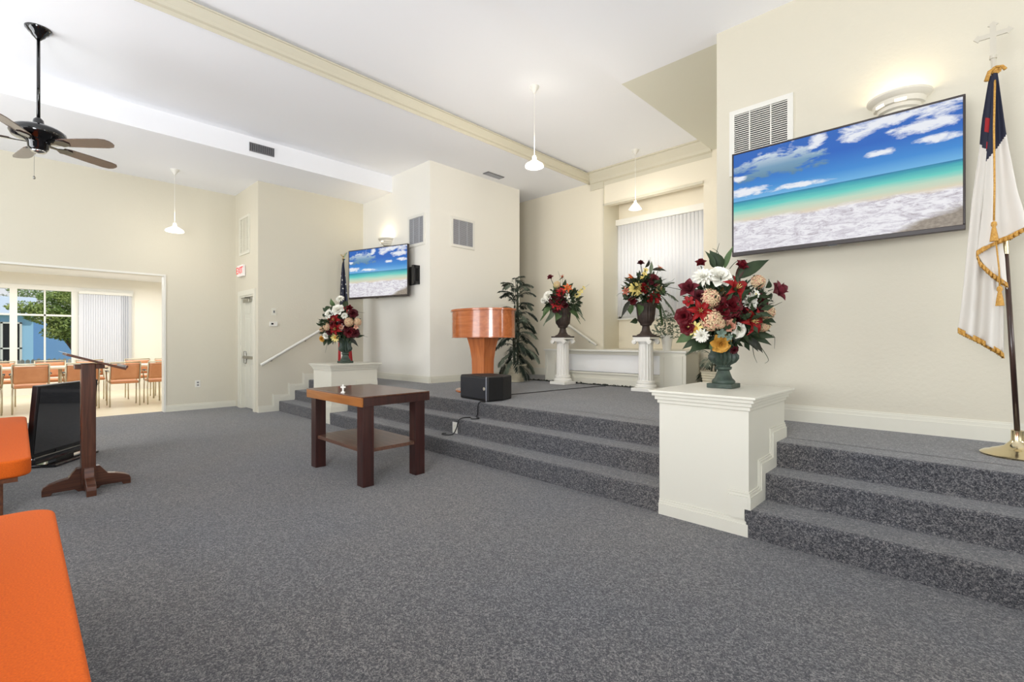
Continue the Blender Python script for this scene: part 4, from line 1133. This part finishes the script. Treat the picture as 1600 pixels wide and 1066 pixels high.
W = (P_WHITE,); RD = (P_RED,); BU = (P_BURG,); DB = (P_DBURG,); LI = (P_RED, P_YEL, P_DARKC); HY = (P_CRM, P_BLUSH, P_HCORE); HYC = (P_CRM, P_YEL, P_SAGE)
arrangement('large red, white and cream flower arrangement in a green urn on the right pedestal', (-1.315, 3.58, .861), 0, urn_green, .36,
    [('rose', 1125, 430, 17, W), ('peony', 1099, 431, 14, W), ('peony', 1172, 470, 14, W), ('rose', 1156, 517, 11, W), ('peony', 1096, 525, 9.5, W), ('blossom', 1182, 459, 7, W + (P_YEL,)),
     ('lily', 1152, 450, 19, LI), ('lily', 1095, 486, 17, LI), ('lily', 1177, 502, 19, LI), ('blossom', 1076, 471, 9, (P_RED, P_DARKC)),
     ('rose', 1144, 477, 17, BU), ('rose', 1068, 494, 13, BU), ('rose', 1074, 512, 11, BU), ('rose', 1157, 496, 14, BU), ('rose', 1131, 487, 13, BU), ('rose', 1190, 472, 15, DB), ('rose', 1120, 470, 11, DB), ('rose', 1165, 489, 12, DB), ('rose', 1092, 462, 10, DB),
     ('magnolia_bud', 1076, 452, 16, (P_MAG,)), ('magnolia_bud', 1214, 455, 17, (P_MAG,)), ('magnolia_bud', 1095, 412, 9, (P_BURG,)), ('magnolia_bud', 1158, 416, 11, (P_BURG,)),
     ('hydrangea', 1110, 465, 15, HY), ('hydrangea', 1113, 500, 17, HY), ('hydrangea', 1187, 439, 11, HY), ('hydrangea', 1202, 488, 12, HY), ('hydrangea', 1196, 509, 10, HY), ('hydrangea', 1127, 506, 8, HY),
     ('rose', 1143, 509, 9, (P_BLUSH,)), ('daisy', 1086, 514, 11, (P_YEL, P_GOLD)), ('rose', 1128, 538, 14, (P_GOLD,)), ('blossom', 1127, 521, 8, (P_SAGE, P_SAGE)), ('blossom', 1139, 527, 6, (P_SAGE, P_SAGE)),
     ('rose', 1148, 548, 6, DB)],
    [(1150, 436, 1202, 406, 13, L_DARK), (1128, 420, 1109, 391, 14, L_DARK), (1132, 420, 1146, 384, 6, L_MID), (1118, 418, 1101, 392, 5, L_DARK), (1084, 522, 1056, 536, 10, L_MID), (1090, 530, 1066, 546, 7, L_DARK), (1100, 532, 1077, 551, 14, L_DARK), (1116, 528, 1098, 546, 15, L_DARK), (1110, 536, 1122, 545, 9, L_MID),
     (1160, 526, 1192, 552, 8, L_BLK), (1165, 524, 1206, 540, 7, L_DARK), (1168, 528, 1185, 550, 6, L_BLK), (1172, 520, 1212, 528, 7, L_DARK), (1150, 440, 1163, 405, 7, L_BROWN), (1190, 445, 1176, 430, 8, L_DARK), (1196, 450, 1200, 436, 8, L_DARK), (1104, 450, 1118, 448, 11, L_DARK), (1136, 455, 1134, 440, 12, L_DARK), (1122, 515, 1110, 522, 12, L_DARK), (1150, 505, 1160, 492, 12, L_DARK),
     (1135, 462, 1128, 480, 12, L_DARK), (1092, 505, 1080, 500, 10, L_DARK), (1180, 485, 1186, 495, 12, L_DARK), (1107, 482, 1100, 474, 10, L_DARK), (1140, 530, 1150, 522, 10, L_MID), (1205, 470, 1196, 462, 9, L_DARK)],
    twigs=[([(1180, 530), (1200, 560), (1195, 568)], .003), ([(1175, 535), (1178, 555), (1183, 567)], .003), ([(1180, 530), (1208, 524), (1210, 545)], .003), ([(1200, 455), (1208, 452)], .004), ([(1118, 400), (1124, 380)], .003), ([(1128, 415), (1122, 395), (1113, 388)], .003), ([(1140, 420), (1152, 408), (1168, 406)], .003), ([(1085, 458), (1060, 452), (1040, 448)], .003), ([(1150, 545), (1130, 560), (1120, 575)], .002), ([(1205, 480), (1222, 472)], .003)],
    fill=(800, .08, L_DARK, (0, 0, -.02), (.27, .24)), back=16)

arrangement('red and white flower arrangement in a green urn on the far left pedestal', (-6.99, 3.52, .861), 0, lambda p: urn_green(p, 1.0), .36,
    [('rose', 527, 483, 8.5, W), ('rose', 513, 490, 6.5, W), ('peony', 531, 466, 5.5, W), ('rose', 538, 493, 4.5, W), ('blossom', 534, 510, 4, W + (P_YEL,)), ('rose', 508, 525, 4.5, W),
     ('lily', 522, 500, 10, LI), ('lily', 524, 514, 9.5, LI), ('rose', 552, 489, 7, DB), ('rose', 546, 519, 8, BU), ('rose', 555, 521, 6.5, DB), ('rose', 534, 505, 6, DB), ('rose', 519, 507, 5, BU), ('rose', 541, 512, 6, DB),
     ('hydrangea', 545, 503, 7, HY), ('hydrangea', 559, 503, 6, HY), ('hydrangea', 510, 511, 6.5, HY), ('hydrangea', 502, 515, 4, HY), ('daisy', 523, 528, 6.5, (P_YEL, P_GOLD)), ('rose', 502, 530, 4.5, (P_GOLD,)), ('rose', 533, 511, 3.5, (P_BLUSH,)), ('blossom', 556, 511, 4, (P_BLUSH, P_DARKC)), ('magnolia_bud', 546, 482, 6, (P_BURG,)), ('rose', 514, 519, 5, DB)],
    [(517, 480, 507, 488, 6, L_DARK), (524, 478, 517, 466, 6, L_MID), (536, 480, 543, 470, 6, L_DARK), (512, 486, 504, 481, 4, L_DARK), (512, 530, 506, 541, 5, L_DARK), (518, 530, 512, 540, 5, L_DARK), (508, 520, 499, 522, 5, L_DARK), (545, 528, 560, 542, 4, L_BLK), (550, 522, 570, 524, 5, L_DARK), (543, 530, 555, 536, 4, L_DARK), (535, 525, 530, 534, 6, L_DARK), (528, 508, 520, 505, 5, L_DARK)],
    twigs=[([(555, 522), (575, 527)], .003), ([(512, 535), (508, 552)], .0025), ([(552, 487), (570, 489)], .003)],
    fill=(700, .08, L_DARK, (0, 0, -.02), (.26, .25)), back=14)

arrangement('tall arrangement with orange and white blooms in a brown urn on the left column', (-4.80, 6.15, 1.255), 0, urn_brown, .45,
    [('magnolia_bud', 860, 434, 5.5, (P_MAG,)), ('peony', 876, 458, 8, (P_CRIM,)), ('peony', 871, 476, 9, (P_CRIM,)), ('rose', 864, 467, 8, DB), ('rose', 878, 469, 7, DB), ('rose', 868, 484, 6, DB), ('bird_of_paradise', 879, 432, 6, (P_ORG, P_DARKC)), ('lily', 887, 450, 7, (P_ORG, P_YEL, P_DARKC)), ('hydrangea', 870, 444, 5.5, HYC),
     ('peony', 856, 463, 7.5, W), ('peony', 848, 470, 4, W), ('blossom', 886, 463, 5, W + (P_YEL,)), ('blossom', 889, 471, 4.5, W + (P_YEL,)), ('blossom', 900, 463, 4.5, (P_YEL, P_WHITE)), ('blossom', 904, 459, 4.5, (P_YEL, P_WHITE)), ('blossom', 908, 455, 4, (P_YEL, P_WHITE)), ('blossom', 912, 450, 3.5, (P_YEL, P_WHITE)), ('rose', 884, 478, 5, DB)],
    [(862, 478, 848, 498, 7, L_MID), (866, 480, 852, 505, 6, L_GREY), (860, 475, 846, 486, 6, L_DARK), (884, 480, 906, 500, 6, L_MID), (890, 474, 911, 495, 5, L_GREY), (886, 468, 900, 472, 6, L_DARK), (874, 488, 868, 502, 7, L_MID), (882, 488, 886, 500, 7, L_MID), (878, 450, 884, 436, 4, L_DARK), (884, 455, 896, 442, 4, L_DARK), (870, 455, 866, 442, 4, L_MID), (890, 462, 898, 448, 4, L_DARK)],
    twigs=[([(871, 480), (868, 455), (861, 437)], .005), ([(875, 470), (876, 440), (872, 424)], .004), ([(890, 460), (905, 455), (921, 444)], .003), ([(880, 460), (882, 440), (878, 428)], .003)],
    fill=(650, .085, L_DARK, (0, 0, -.10), (.26, .2)), fronds=[(884, 476, 912, 500, .07, L_GREY), (888, 482, 905, 505, .06, L_MID), (862, 480, 846, 500, .07, L_MID), (866, 484, 851, 508, .06, L_GREY)], back=12)

arrangement('tall arrangement with yellow and red blooms in a brown urn on the right column', (-3.29, 6.09, 1.255), 0, urn_brown, .45,
    [('magnolia_bud', 1001, 412, 6, (P_DBURG,)), ('bird_of_paradise', 988, 433, 9, (P_ORG, P_DARKC)), ('bird_of_paradise', 1031, 420, 9, (P_ORG, P_DARKC)), ('blossom', 1009, 422, 4.5, (P_YEL, P_GOLD)), ('blossom', 1007, 428, 4.5, (P_YEL, P_GOLD)), ('blossom', 1004, 435, 4.5, (P_YEL, P_GOLD)), ('peony', 994, 451, 10, (P_YEL,)),
     ('rose', 1023, 437, 9.5, (P_MAG,)), ('rose', 1008, 450, 7.5, RD), ('peony', 1023, 467, 10.5, (P_CRIM,)), ('rose', 988, 471, 6, BU), ('lily', 978, 455, 6, (P_PNK, P_YEL, P_DARKC)), ('blossom', 1004, 458, 4, W + (P_YEL,)), ('blossom', 1014, 452, 4, W + (P_YEL,)), ('hydrangea', 1030, 450, 6, HYC), ('rose', 1012, 441, 6, DB), ('blossom', 1000, 468, 4, W + (P_YEL,))],
    [(984, 470, 970, 498, 5, L_BLK), (988, 476, 985, 492, 8, L_MID), (998, 474, 998, 494, 8, L_MID), (1006, 474, 1010, 490, 7, L_DARK), (996, 500, 984, 504, 6, L_DARK), (1020, 450, 1033, 445, 8, L_DARK), (1028, 458, 1040, 450, 8, L_MID), (1022, 478, 1034, 488, 6, L_MID), (982, 465, 972, 458, 5, L_DARK), (1018, 422, 1042, 424, 4, L_BLK), (998, 440, 974, 438, 4, L_BLK), (1008, 418, 1014, 405, 4, L_BLK), (1016, 428, 1018, 408, 4, L_GREY)],
    twigs=[([(1005, 460), (1004, 430), (1001, 408)], .006), ([(1010, 460), (1016, 430), (1016, 402)], .004), ([(982, 462), (970, 458), (963, 463)], .003), ([(1030, 445), (1048, 440), (1054, 435)], .003)],
    fill=(650, .085, L_DARK, (0, 0, -.08), (.26, .2)), fronds=[(1028, 455, 1058, 470, .08, L_GREY), (1030, 460, 1056, 498, .09, L_SAGE if 'L_SAGE' in globals() else L_GREY), (1026, 465, 1040, 500, .09, L_GREY), (1032, 450, 1052, 440, .07, L_GREY), (1028, 468, 1034, 505, .08, L_MID)], back=12)

# palms and small potted ivy
M_POT = mat('pot_ribbed', srgb(226, 218, 192), .5, noise=(8, .25, srgb(206, 196, 168)))
def ribbed_pot(t, r0, r1, h, m=None):
    prof = [(r0 * .9, 0)]
    n = 9
    for k in range(n):
        z = h * k / n; r = r0 + (r1 - r0) * k / n
        prof += [(r, z + .002), (r + .006, z + h / n * .5), (r, z + h / n * .95)]
    prof += [(r1 + .012, h * .99), (r1 + .012, h), (r1 - .01, h), (r1 - .02, h - .03), (0, h - .03)]
    MB().lathe(prof, 40).build('pot', m or M_POT, t, smooth=50)
    MB().lathe([(r1 - .022, h - .025), (0, h - .018)], 20).build('soil', mat('soil', srgb(50, 40, 32), .95, noise=(40, .3, srgb(80, 66, 50))), t)
def palm(label, loc, h, n, flen, seed, pot=True):
    random.seed(seed)
    t = thing('potted_palm', label, 'plant', loc)
    ribbed_pot(t, .135, .185, .30)
    tr = MB()
    for k in range(4):
        a = k * 1.6; tr.tube(curve_pts([(.04 * math.cos(a), .04 * math.sin(a), .25), (.05 * math.cos(a + .4), .05 * math.sin(a + .4), h * .5), (.03 * math.cos(a), .03 * math.sin(a), h * (.95 - .1 * k))], 5), [.013] * 11, 6)
    tr.build('stem', mat('palm_stem', srgb(58, 62, 44), .8), t, smooth='all')
    for k in range(n):
        f = k / (n - 1); z = .34 + (h - .42) * f
        a = k * 2.4 + random.uniform(-.2, .2)
        el = .35 + .75 * f + random.uniform(-.25, .3)
        l = flen * (1.0 - .35 * f) * random.uniform(.85, 1.1)
        if f < .12: el = -.1; l *= .9
        g = MB(); frond_mesh(g, (.03 * math.cos(a), .03 * math.sin(a), z), (math.cos(a) * math.cos(el), math.sin(a) * math.cos(el), math.sin(el)), l, 34, .15 * (1 - .2 * f), .0085, random.uniform(1.6, 2.8))
        g.build('frond', random.choice((M_FR1, M_FR2, M_FR2)), t)
    return t
M_FR1 = fm('frond_grey_green', srgb(92, 104, 90), srgb(122, 130, 112)); M_FR2 = fm('frond_dark', srgb(34, 46, 40), srgb(60, 72, 60))
palm('tall artificial palm in a ribbed cream pot beside the wall block', (-5.64, 5.93, S), 1.74, 62, .50, 3)
palm('short palm in a ribbed cream pot half hidden behind the right pedestal flowers', (-2.46, 6.42, S), .62, 7, .50, 5)
random.seed(11)
iv = thing('potted_ivy', 'small white planter with trailing grey-green leaves on the pool ledge', 'plant', (-3.23, 6.60, 1.059))
MB().lathe([(.055, 0), (.085, .2), (.092, .2), (.092, .225), (.08, .225), (.07, .19), (0, .19)], 24).build('pot', M_WHITE, iv, smooth=40)
g = MB()
for k in range(330):
    a = random.uniform(0, 6.28); rr = random.uniform(0, .2) * random.random() ** .3; z = .22 + random.uniform(-.06, .42) * (1 - rr / .26)
    c_ = Vector((rr * math.cos(a), rr * math.sin(a), z)); d_ = Vector((math.cos(a), math.sin(a), random.uniform(-.6, .6))).normalized(); w_ = d_.orthogonal().normalized() * .014
    g.add([c_, c_ + d_ * .022 + w_, c_ + d_ * .045, c_ + d_ * .022 - w_], [(0, 1, 2, 3)])
for k in range(14):
    a = k * .45; g.tube([(0, 0, .19), (.08 * math.cos(a), .08 * math.sin(a), .32), (.17 * math.cos(a), .17 * math.sin(a), .3 + .2 * random.random())], .002, 4)
o = g.build('trailing_leaves', L_GREY, iv); o['kind'] = 'stuff'

# ================================================================ LECTERN STAND
M_LW = wood('lectern_wood', srgb(62, 34, 22), srgb(104, 62, 42), .3, axis=2, coat=.3)
lc = thing('lectern_stand', 'dark wooden lectern stand with a slanted top on cross feet', 'lectern', (-5.16, .395, 0))
MB().box(-.055, -.045, .05, .055, .045, 1.02).build('post', M_LW, lc, bevel=.006)
def foot(m, L_, ax):
    pr = [(0, .0), (0, .185), (.07, .185), (.095, .15), (.12, .115), (.17, .105), (L_ - .04, .085), (L_ - .01, .07), (L_, .045), (L_, 0), (L_ - .05, 0), (L_ - .06, .02), (.08, .02), (.06, 0)]
    for sg in (1, -1):
        poly = [(a * sg, b_) for a, b_ in pr]
        m.prism(poly, .06, 'x' if ax == 'y' else 'y', -.03)
f1 = MB(); foot(f1, .27, 'y'); f1.build('foot', wood('lectern_wood_foot', srgb(62, 34, 22), srgb(104, 62, 42), .3, axis=1, coat=.3), lc, bevel=.004)
f2 = MB(); foot(f2, .27, 'x'); f2.build('foot', MATS['lectern_wood_foot'], lc, bevel=.004)
sl = math.atan2(-.131, .373)
Mt = Matrix.Translation((0, .035, 1.035)) @ Matrix.Rotation(sl, 4, 'X')
MB().box(-.24, -.185, -.008, .24, .19, .010, M=Mt).build('desk_top', M_LW, lc, bevel=.003)
MB().box(-.24, .178, .008, .24, .195, .03, M=Mt).build('book_ledge', M_LW, lc, bevel=.003)
MB().box(-.05, -.085, .975, .05, .10, 1.012).build('bracket', M_LW, lc, bevel=.004)
pa = thing('paper_sheet', 'loose white sheet lying on the upper edge of the lectern top', 'paper')
MB().box(-.20, -.215, .0105, -.02, -.10, .0125, M=Matrix.Translation((-5.16, .395, 0)) @ Mt).build('sheet', M_WHITE, pa)

# ================================================================ PEWS
M_ORG = mat('orange_fabric', srgb(226, 102, 6), .9, noise=(180, .2, srgb(206, 86, 4)), bump=(220, .5, .002))
M_PW = wood('pew_wood', srgb(84, 46, 26), srgb(124, 74, 44), .4, axis=0)
def pew(label, x0, x1, y1, ztop, th=.11):
    t = thing('pew', label, 'pew', ((x0 + x1) / 2, y1 - .25, 0))
    L_ = (x1 - x0) / 2
    m = MB().box(-L_, -.27, ztop - th, L_, .25, ztop)
    m = MB()
    rc = .10; cor = []
    for (cx_, cy_, a0) in ((L_ - rc, -.27 + .03, -PI / 2), (L_ - rc, .25 - rc, 0), (-L_ + rc, .25 - rc, PI / 2), (-L_ + rc, -.27 + .03, PI)):
        for k in range(7):
            a = a0 + PI / 2 * k / 6; r_ = rc if cy_ > 0 else .03
            cor.append((cx_ + (rc if cy_ > 0 else rc) * math.cos(a), cy_ + r_ * math.sin(a)))
    m.prism(cor, th, 'z', ztop - th)
    m.build('seat_cushion', M_ORG, t, bevel=.04, segs=5, smooth='all')
    Mbk = Matrix.Translation((0, -.3, ztop + .02)) @ Matrix.Rotation(math.radians(10), 4, 'X')
    MB().box(-L_, -.05, 0, L_, .03, .42, M=Mbk).build('back_cushion', M_ORG, t, bevel=.03, segs=4, smooth='all')
    MB().box(-L_ + .02, -.08, -.1, L_ - .02, -.052, .46, M=Mbk).build('backboard', M_PW, t)
    MB().box(-L_ + .03, -.25, ztop - th - .03, L_ - .03, .19, ztop - th).build('seat_board', M_PW, t)
    for sx in (-1, 1):
        MB().box(sx * (L_ - .5) - .02, -.3, 0, sx * (L_ - .5) + .02, .12, ztop - th - .03).build('support', M_PW, t, bevel=.004)
    return t
pew('orange cushioned pew nearest the camera in the photo bottom left corner', -3.02, .9, .115, .45)
pew('orange cushioned pew end beside the switched-off floor television', -6.75, -4.27, .06, .46)

# ================================================================ FLAGS
M_FW = mat('flag_white', srgb(218, 213, 204), .75); M_FN = mat('flag_navy', srgb(28, 32, 52), .75); M_FR = mat('flag_red', srgb(160, 24, 30), .75)
M_PD = wood('pole_wood', srgb(40, 26, 22), srgb(70, 46, 36), .3, axis=2)
fb = atZ(1582, 708, S); PYF = 4.20
fg = thing('church_flag', 'white flag with navy canton, red cross and gold fringe on a pole', 'flag', (.19, PYF, S))
O = Vector((.19, PYF, S))
def L(px, py, y): return atY(px, py, y) - O
MB().lathe([(0, 0), (.165, 0), (.168, .01), (.15, .022), (.125, .028), (.115, .036), (.085, .046), (.06, .058), (.045, .075), (.033, .09), (.03, .10), (.03, .155), (.02, .158), (0, .158)], 48).build('base', M_BRASS, fg, smooth=35)
top = L(1553, 112, PYF)
def onp(f): return Vector((0, 0, .1)).lerp(top, f)
MB().tube([onp(0), onp(.50)], .0135, 14).tube([onp(.56), onp(1.0)], .0135, 14).build('pole', M_PD, fg, smooth='all')
MB().tube([onp(.498), onp(.565)], .0155, 14).build('ferrule', M_BRASS, fg, smooth=50)
q = MB(); q.tube([top, top + Vector((-.003, 0, .08))], .013, 12); q.tube([top + Vector((-.003, 0, .08)), top + Vector((-.003, 0, .10))], .018, 12)
cz = top + Vector((-.004, 0, .10))
def fl(a, b_): return (cz.x + a, cz.z + b_)
w_ = .014
q.prism([fl(-w_, 0), fl(w_, 0), fl(w_, .116), fl(.062, .116), fl(.066, .106), fl(.088, .13), fl(.066, .154), fl(.062, .144), fl(w_, .144), fl(w_, .185), fl(.024, .19), fl(0, .212), fl(-.024, .19), fl(-w_, .185), fl(-w_, .144), fl(-.062, .144), fl(-.066, .154), fl(-.088, .13), fl(-.066, .106), fl(-.062, .116), fl(-w_, .116)], .010, 'y', cz.y - .005)
q.build('cross_finial', mat('finial_silver', srgb(206, 200, 184), .35, .3), fg, smooth=30)
def lerp_poly(pts, t):
    n = len(pts) - 1; x = t * n; i = min(int(x), n - 1); f = x - i
    return pts[i][0] * (1 - f) + pts[i + 1][0] * f, pts[i][1] * (1 - f) + pts[i + 1][1] * f
def resample(pts, n=24):
    ls = [0]
    for i in range(len(pts) - 1): ls.append(ls[-1] + math.hypot(pts[i + 1][0] - pts[i][0], pts[i + 1][1] - pts[i][1]))
    out = []
    for k in range(n + 1):
        t = ls[-1] * k / n; i = 0
        while i < len(ls) - 2 and ls[i + 1] < t: i += 1
        f = (t - ls[i]) / (ls[i + 1] - ls[i]); out.append((pts[i][0] * (1 - f) + pts[i + 1][0] * f, pts[i][1] * (1 - f) + pts[i + 1][1] * f))
    return out
def cloth(name, left, right, ybase, amp, folds, mats, mifn, nu=44, nv=110, lean=0.0, ph=0):
    l_ = resample(left); r_ = resample(right)
    def fn(u, v):
        a = lerp_poly(l_, v); b_ = lerp_poly(r_, v)
        px = a[0] + (b_[0] - a[0]) * u; py = a[1] + (b_[1] - a[1]) * u
        yy = ybase + amp * v ** .7 * math.sin(folds * 2 * PI * u + ph + v * .8) + lean * v
        return L(px, py, yy)
    return MB().grid(fn, nu, nv, mifn=mifn).build(name, mats, fg, smooth='all', solid=.003)
# rear fall of the cloth
cloth('rear_fold', [(1546, 118), (1534, 190), (1530, 236), (1519, 310), (1510, 400), (1503, 470), (1497, 514)], [(1559, 118), (1565, 240), (1566, 330), (1568, 430), (1568, 554)], PYF - .02, .030, 2.2, [M_FW, M_FN, M_FR],
      lambda u, v: (2 if (.18 < u < .52 and .165 < v < .222) or (.3 < u < .5 and .258 < v < .285) else 1) if v < .272 + .05 * u else 0, ph=.5)
cloth('front_fold', [(1552, 114), (1546, 200), (1541, 246), (1536, 320), (1527, 391)], [(1559, 114), (1571, 200), (1576, 230), (1590, 300), (1607, 352)], PYF - .07, .020, 1.5, [M_FW, M_FN, M_FR],
      lambda u, v: 1 if v < .50 - .10 * u else 0, lean=-.02, ph=1.5)
cloth('under_fold', [(1536, 330), (1529, 392), (1527, 398), (1545, 425), (1570, 447)], [(1560, 330), (1566, 380), (1570, 400), (1572, 430), (1574, 452)], PYF - .045, .01, 1, [M_FW], lambda u, v: 0, nv=20)
def fringe(pts, y, w, name='fringe'):
    p = resample(pts, 60)
    def fn(u, v):
        i = min(int(u * 60), 60); a = p[i]
        return L(a[0] + 1.5 * math.sin(u * 190) * v, a[1] + w * v * (1 + .12 * math.sin(u * 230)), y - .004 * math.sin(u * 60))
    MB().grid(fn, 60, 3).build(name, M_GOLD, fg, smooth='all', solid=.006)
fringe([(1497, 512), (1530, 528), (1560, 545), (1568, 552)], PYF - .03, 9)
fringe([(1526, 392), (1550, 377), (1580, 366), (1607, 350)], PYF - .10, 8)
fringe([(1526, 394), (1531, 408), (1550, 426), (1574, 442)], PYF - .055, 8)
def tassel(px, py, h, y):
    a = L(px, py, y); k = 3.0 / FPX
    MB().lathe([(.003, h), (.012, h * .95), (.014, h * .8), (.008, h * .7), (.010, h * .65), (.017, h * .3), (.021, 0), (0, 0)], 14, M=Matrix.Translation(a), flute=(7, .2, 0, h * .6)).build('tassel', M_GOLD, fg, smooth=60)
MB().tube([L(1555, 116, PYF - .05), L(1554, 150, PYF - .12), L(1553, 200, PYF - .13), L(1554, 290, PYF - .135), L(1553, 345, PYF - .13)], .005, 6).tube([L(1556, 376, PYF - .125), L(1561, 420, PYF - .08), L(1562, 447, PYF - .075)], .004, 6).build('cord', M_GOLD, fg, smooth='all')
tassel(1553, 377, .12, PYF - .13); tassel(1562, 478, .12, PYF - .08)
MB().lathe([(.014, 0), (.026, .01), (.03, .025), (.02, .04), (.014, .045)], 14, M=Matrix.Translation(L(1555, 116, PYF)), flute=(6, .25, 0, .04)).tube([L(1556, 105, PYF - .02), L(1546, 112, PYF - .03), L(1541, 127, PYF - .03)], [.006, .01, .012], 8).tube([L(1556, 104, PYF - .02), L(1566, 103, PYF - .03), L(1571, 108, PYF - .03)], [.006, .008, .01], 8).build('bow', M_GOLD, fg, smooth='all')

# the national flag at the far left
PYA = 4.05
fo = Vector((-8.05, PYA, S))
fa = thing('national_flag', 'furled flag with white stars on navy and red stripes, behind the far left flowers', 'flag', fo)
MB().lathe([(0, 0), (.14, 0), (.14, .012), (.1, .025), (.05, .045), (.03, .07), (.025, .12), (0, .12)], 32).build('base', M_BRASS, fa, smooth=40)
MB().tube([(0, 0, .1), (-.06, 0, 2.14)], .014, 12).build('pole', M_PD, fa, smooth='all')
q = MB().lathe([(.012, 0), (.02, .02), (.03, .045), (.012, .07), (.02, .09), (0, .10)], 12, M=Matrix.Translation((-.06, 0, 2.12)))
q.prism([(0, .075), (.05, .13), (.13, .14), (.07, .105), (.02, .06)], .014, 'y', -.007, M=Matrix.Translation((-.06, 0, 2.12)))
q.prism([(0, .075), (-.05, .13), (-.13, .14), (-.07, .105), (-.02, .06)], .014, 'y', -.007, M=Matrix.Translation((-.06, 0, 2.12)))
q.build('eagle_finial', M_BRASS, fa)
def fcl(u, v):
    a = -PI * .05 + u * PI * 1.9
    r = (.014 + .155 * v ** .7) * (1 + .22 * math.sin(a * 5 + v * 2))
    return (-.055 + .1 * v + r * math.cos(a) * .95, -.01 + r * math.sin(a) * .6, 2.10 - 1.98 * v)
MB().grid(fcl, 80, 60, mifn=lambda u, v: 1 if v < .38 else (2 if int(u * 15) % 2 == 0 else 0)).build('flag_cloth', [M_FW, M_FN, M_FR], fa, smooth='all')
st_ = MB()
def star(c, n_, r):
    t1 = Vector((0, 0, 1)); t1 = (t1 - n_ * t1.dot(n_)).normalized(); t2 = n_.cross(t1)
    vs = [c + n_ * .004]
    for k in range(10):
        a = PI / 5 * k; rr = r if k % 2 == 0 else r * .45
        vs.append(c + n_ * .003 + t1 * math.cos(a) * rr + t2 * math.sin(a) * rr)
    st_.add(vs, [(0, 1 + k, 1 + (k + 1) % 10) for k in range(10)])
for j in range(9):
    v = .045 + j * .039
    nu_ = max(2, int(2 * PI * (.014 + .155 * v ** .7) / .10))
    for i in range(nu_):
        u = (i + (.5 if j % 2 else 0) + .2) / nu_
        if u > .97: continue
        p = Vector(fcl(u, v)); pu_ = Vector(fcl(min(u + .01, 1), v)) - p; pv_ = Vector(fcl(u, v + .01)) - p
        nrm = pu_.cross(pv_).normalized()
        if nrm.dot(Vector((p.x + .055 - .1 * v, p.y + .01, 0))) < 0: nrm = -nrm
        star(p, nrm, .0185)
st_.build('stars', M_FW, fa)
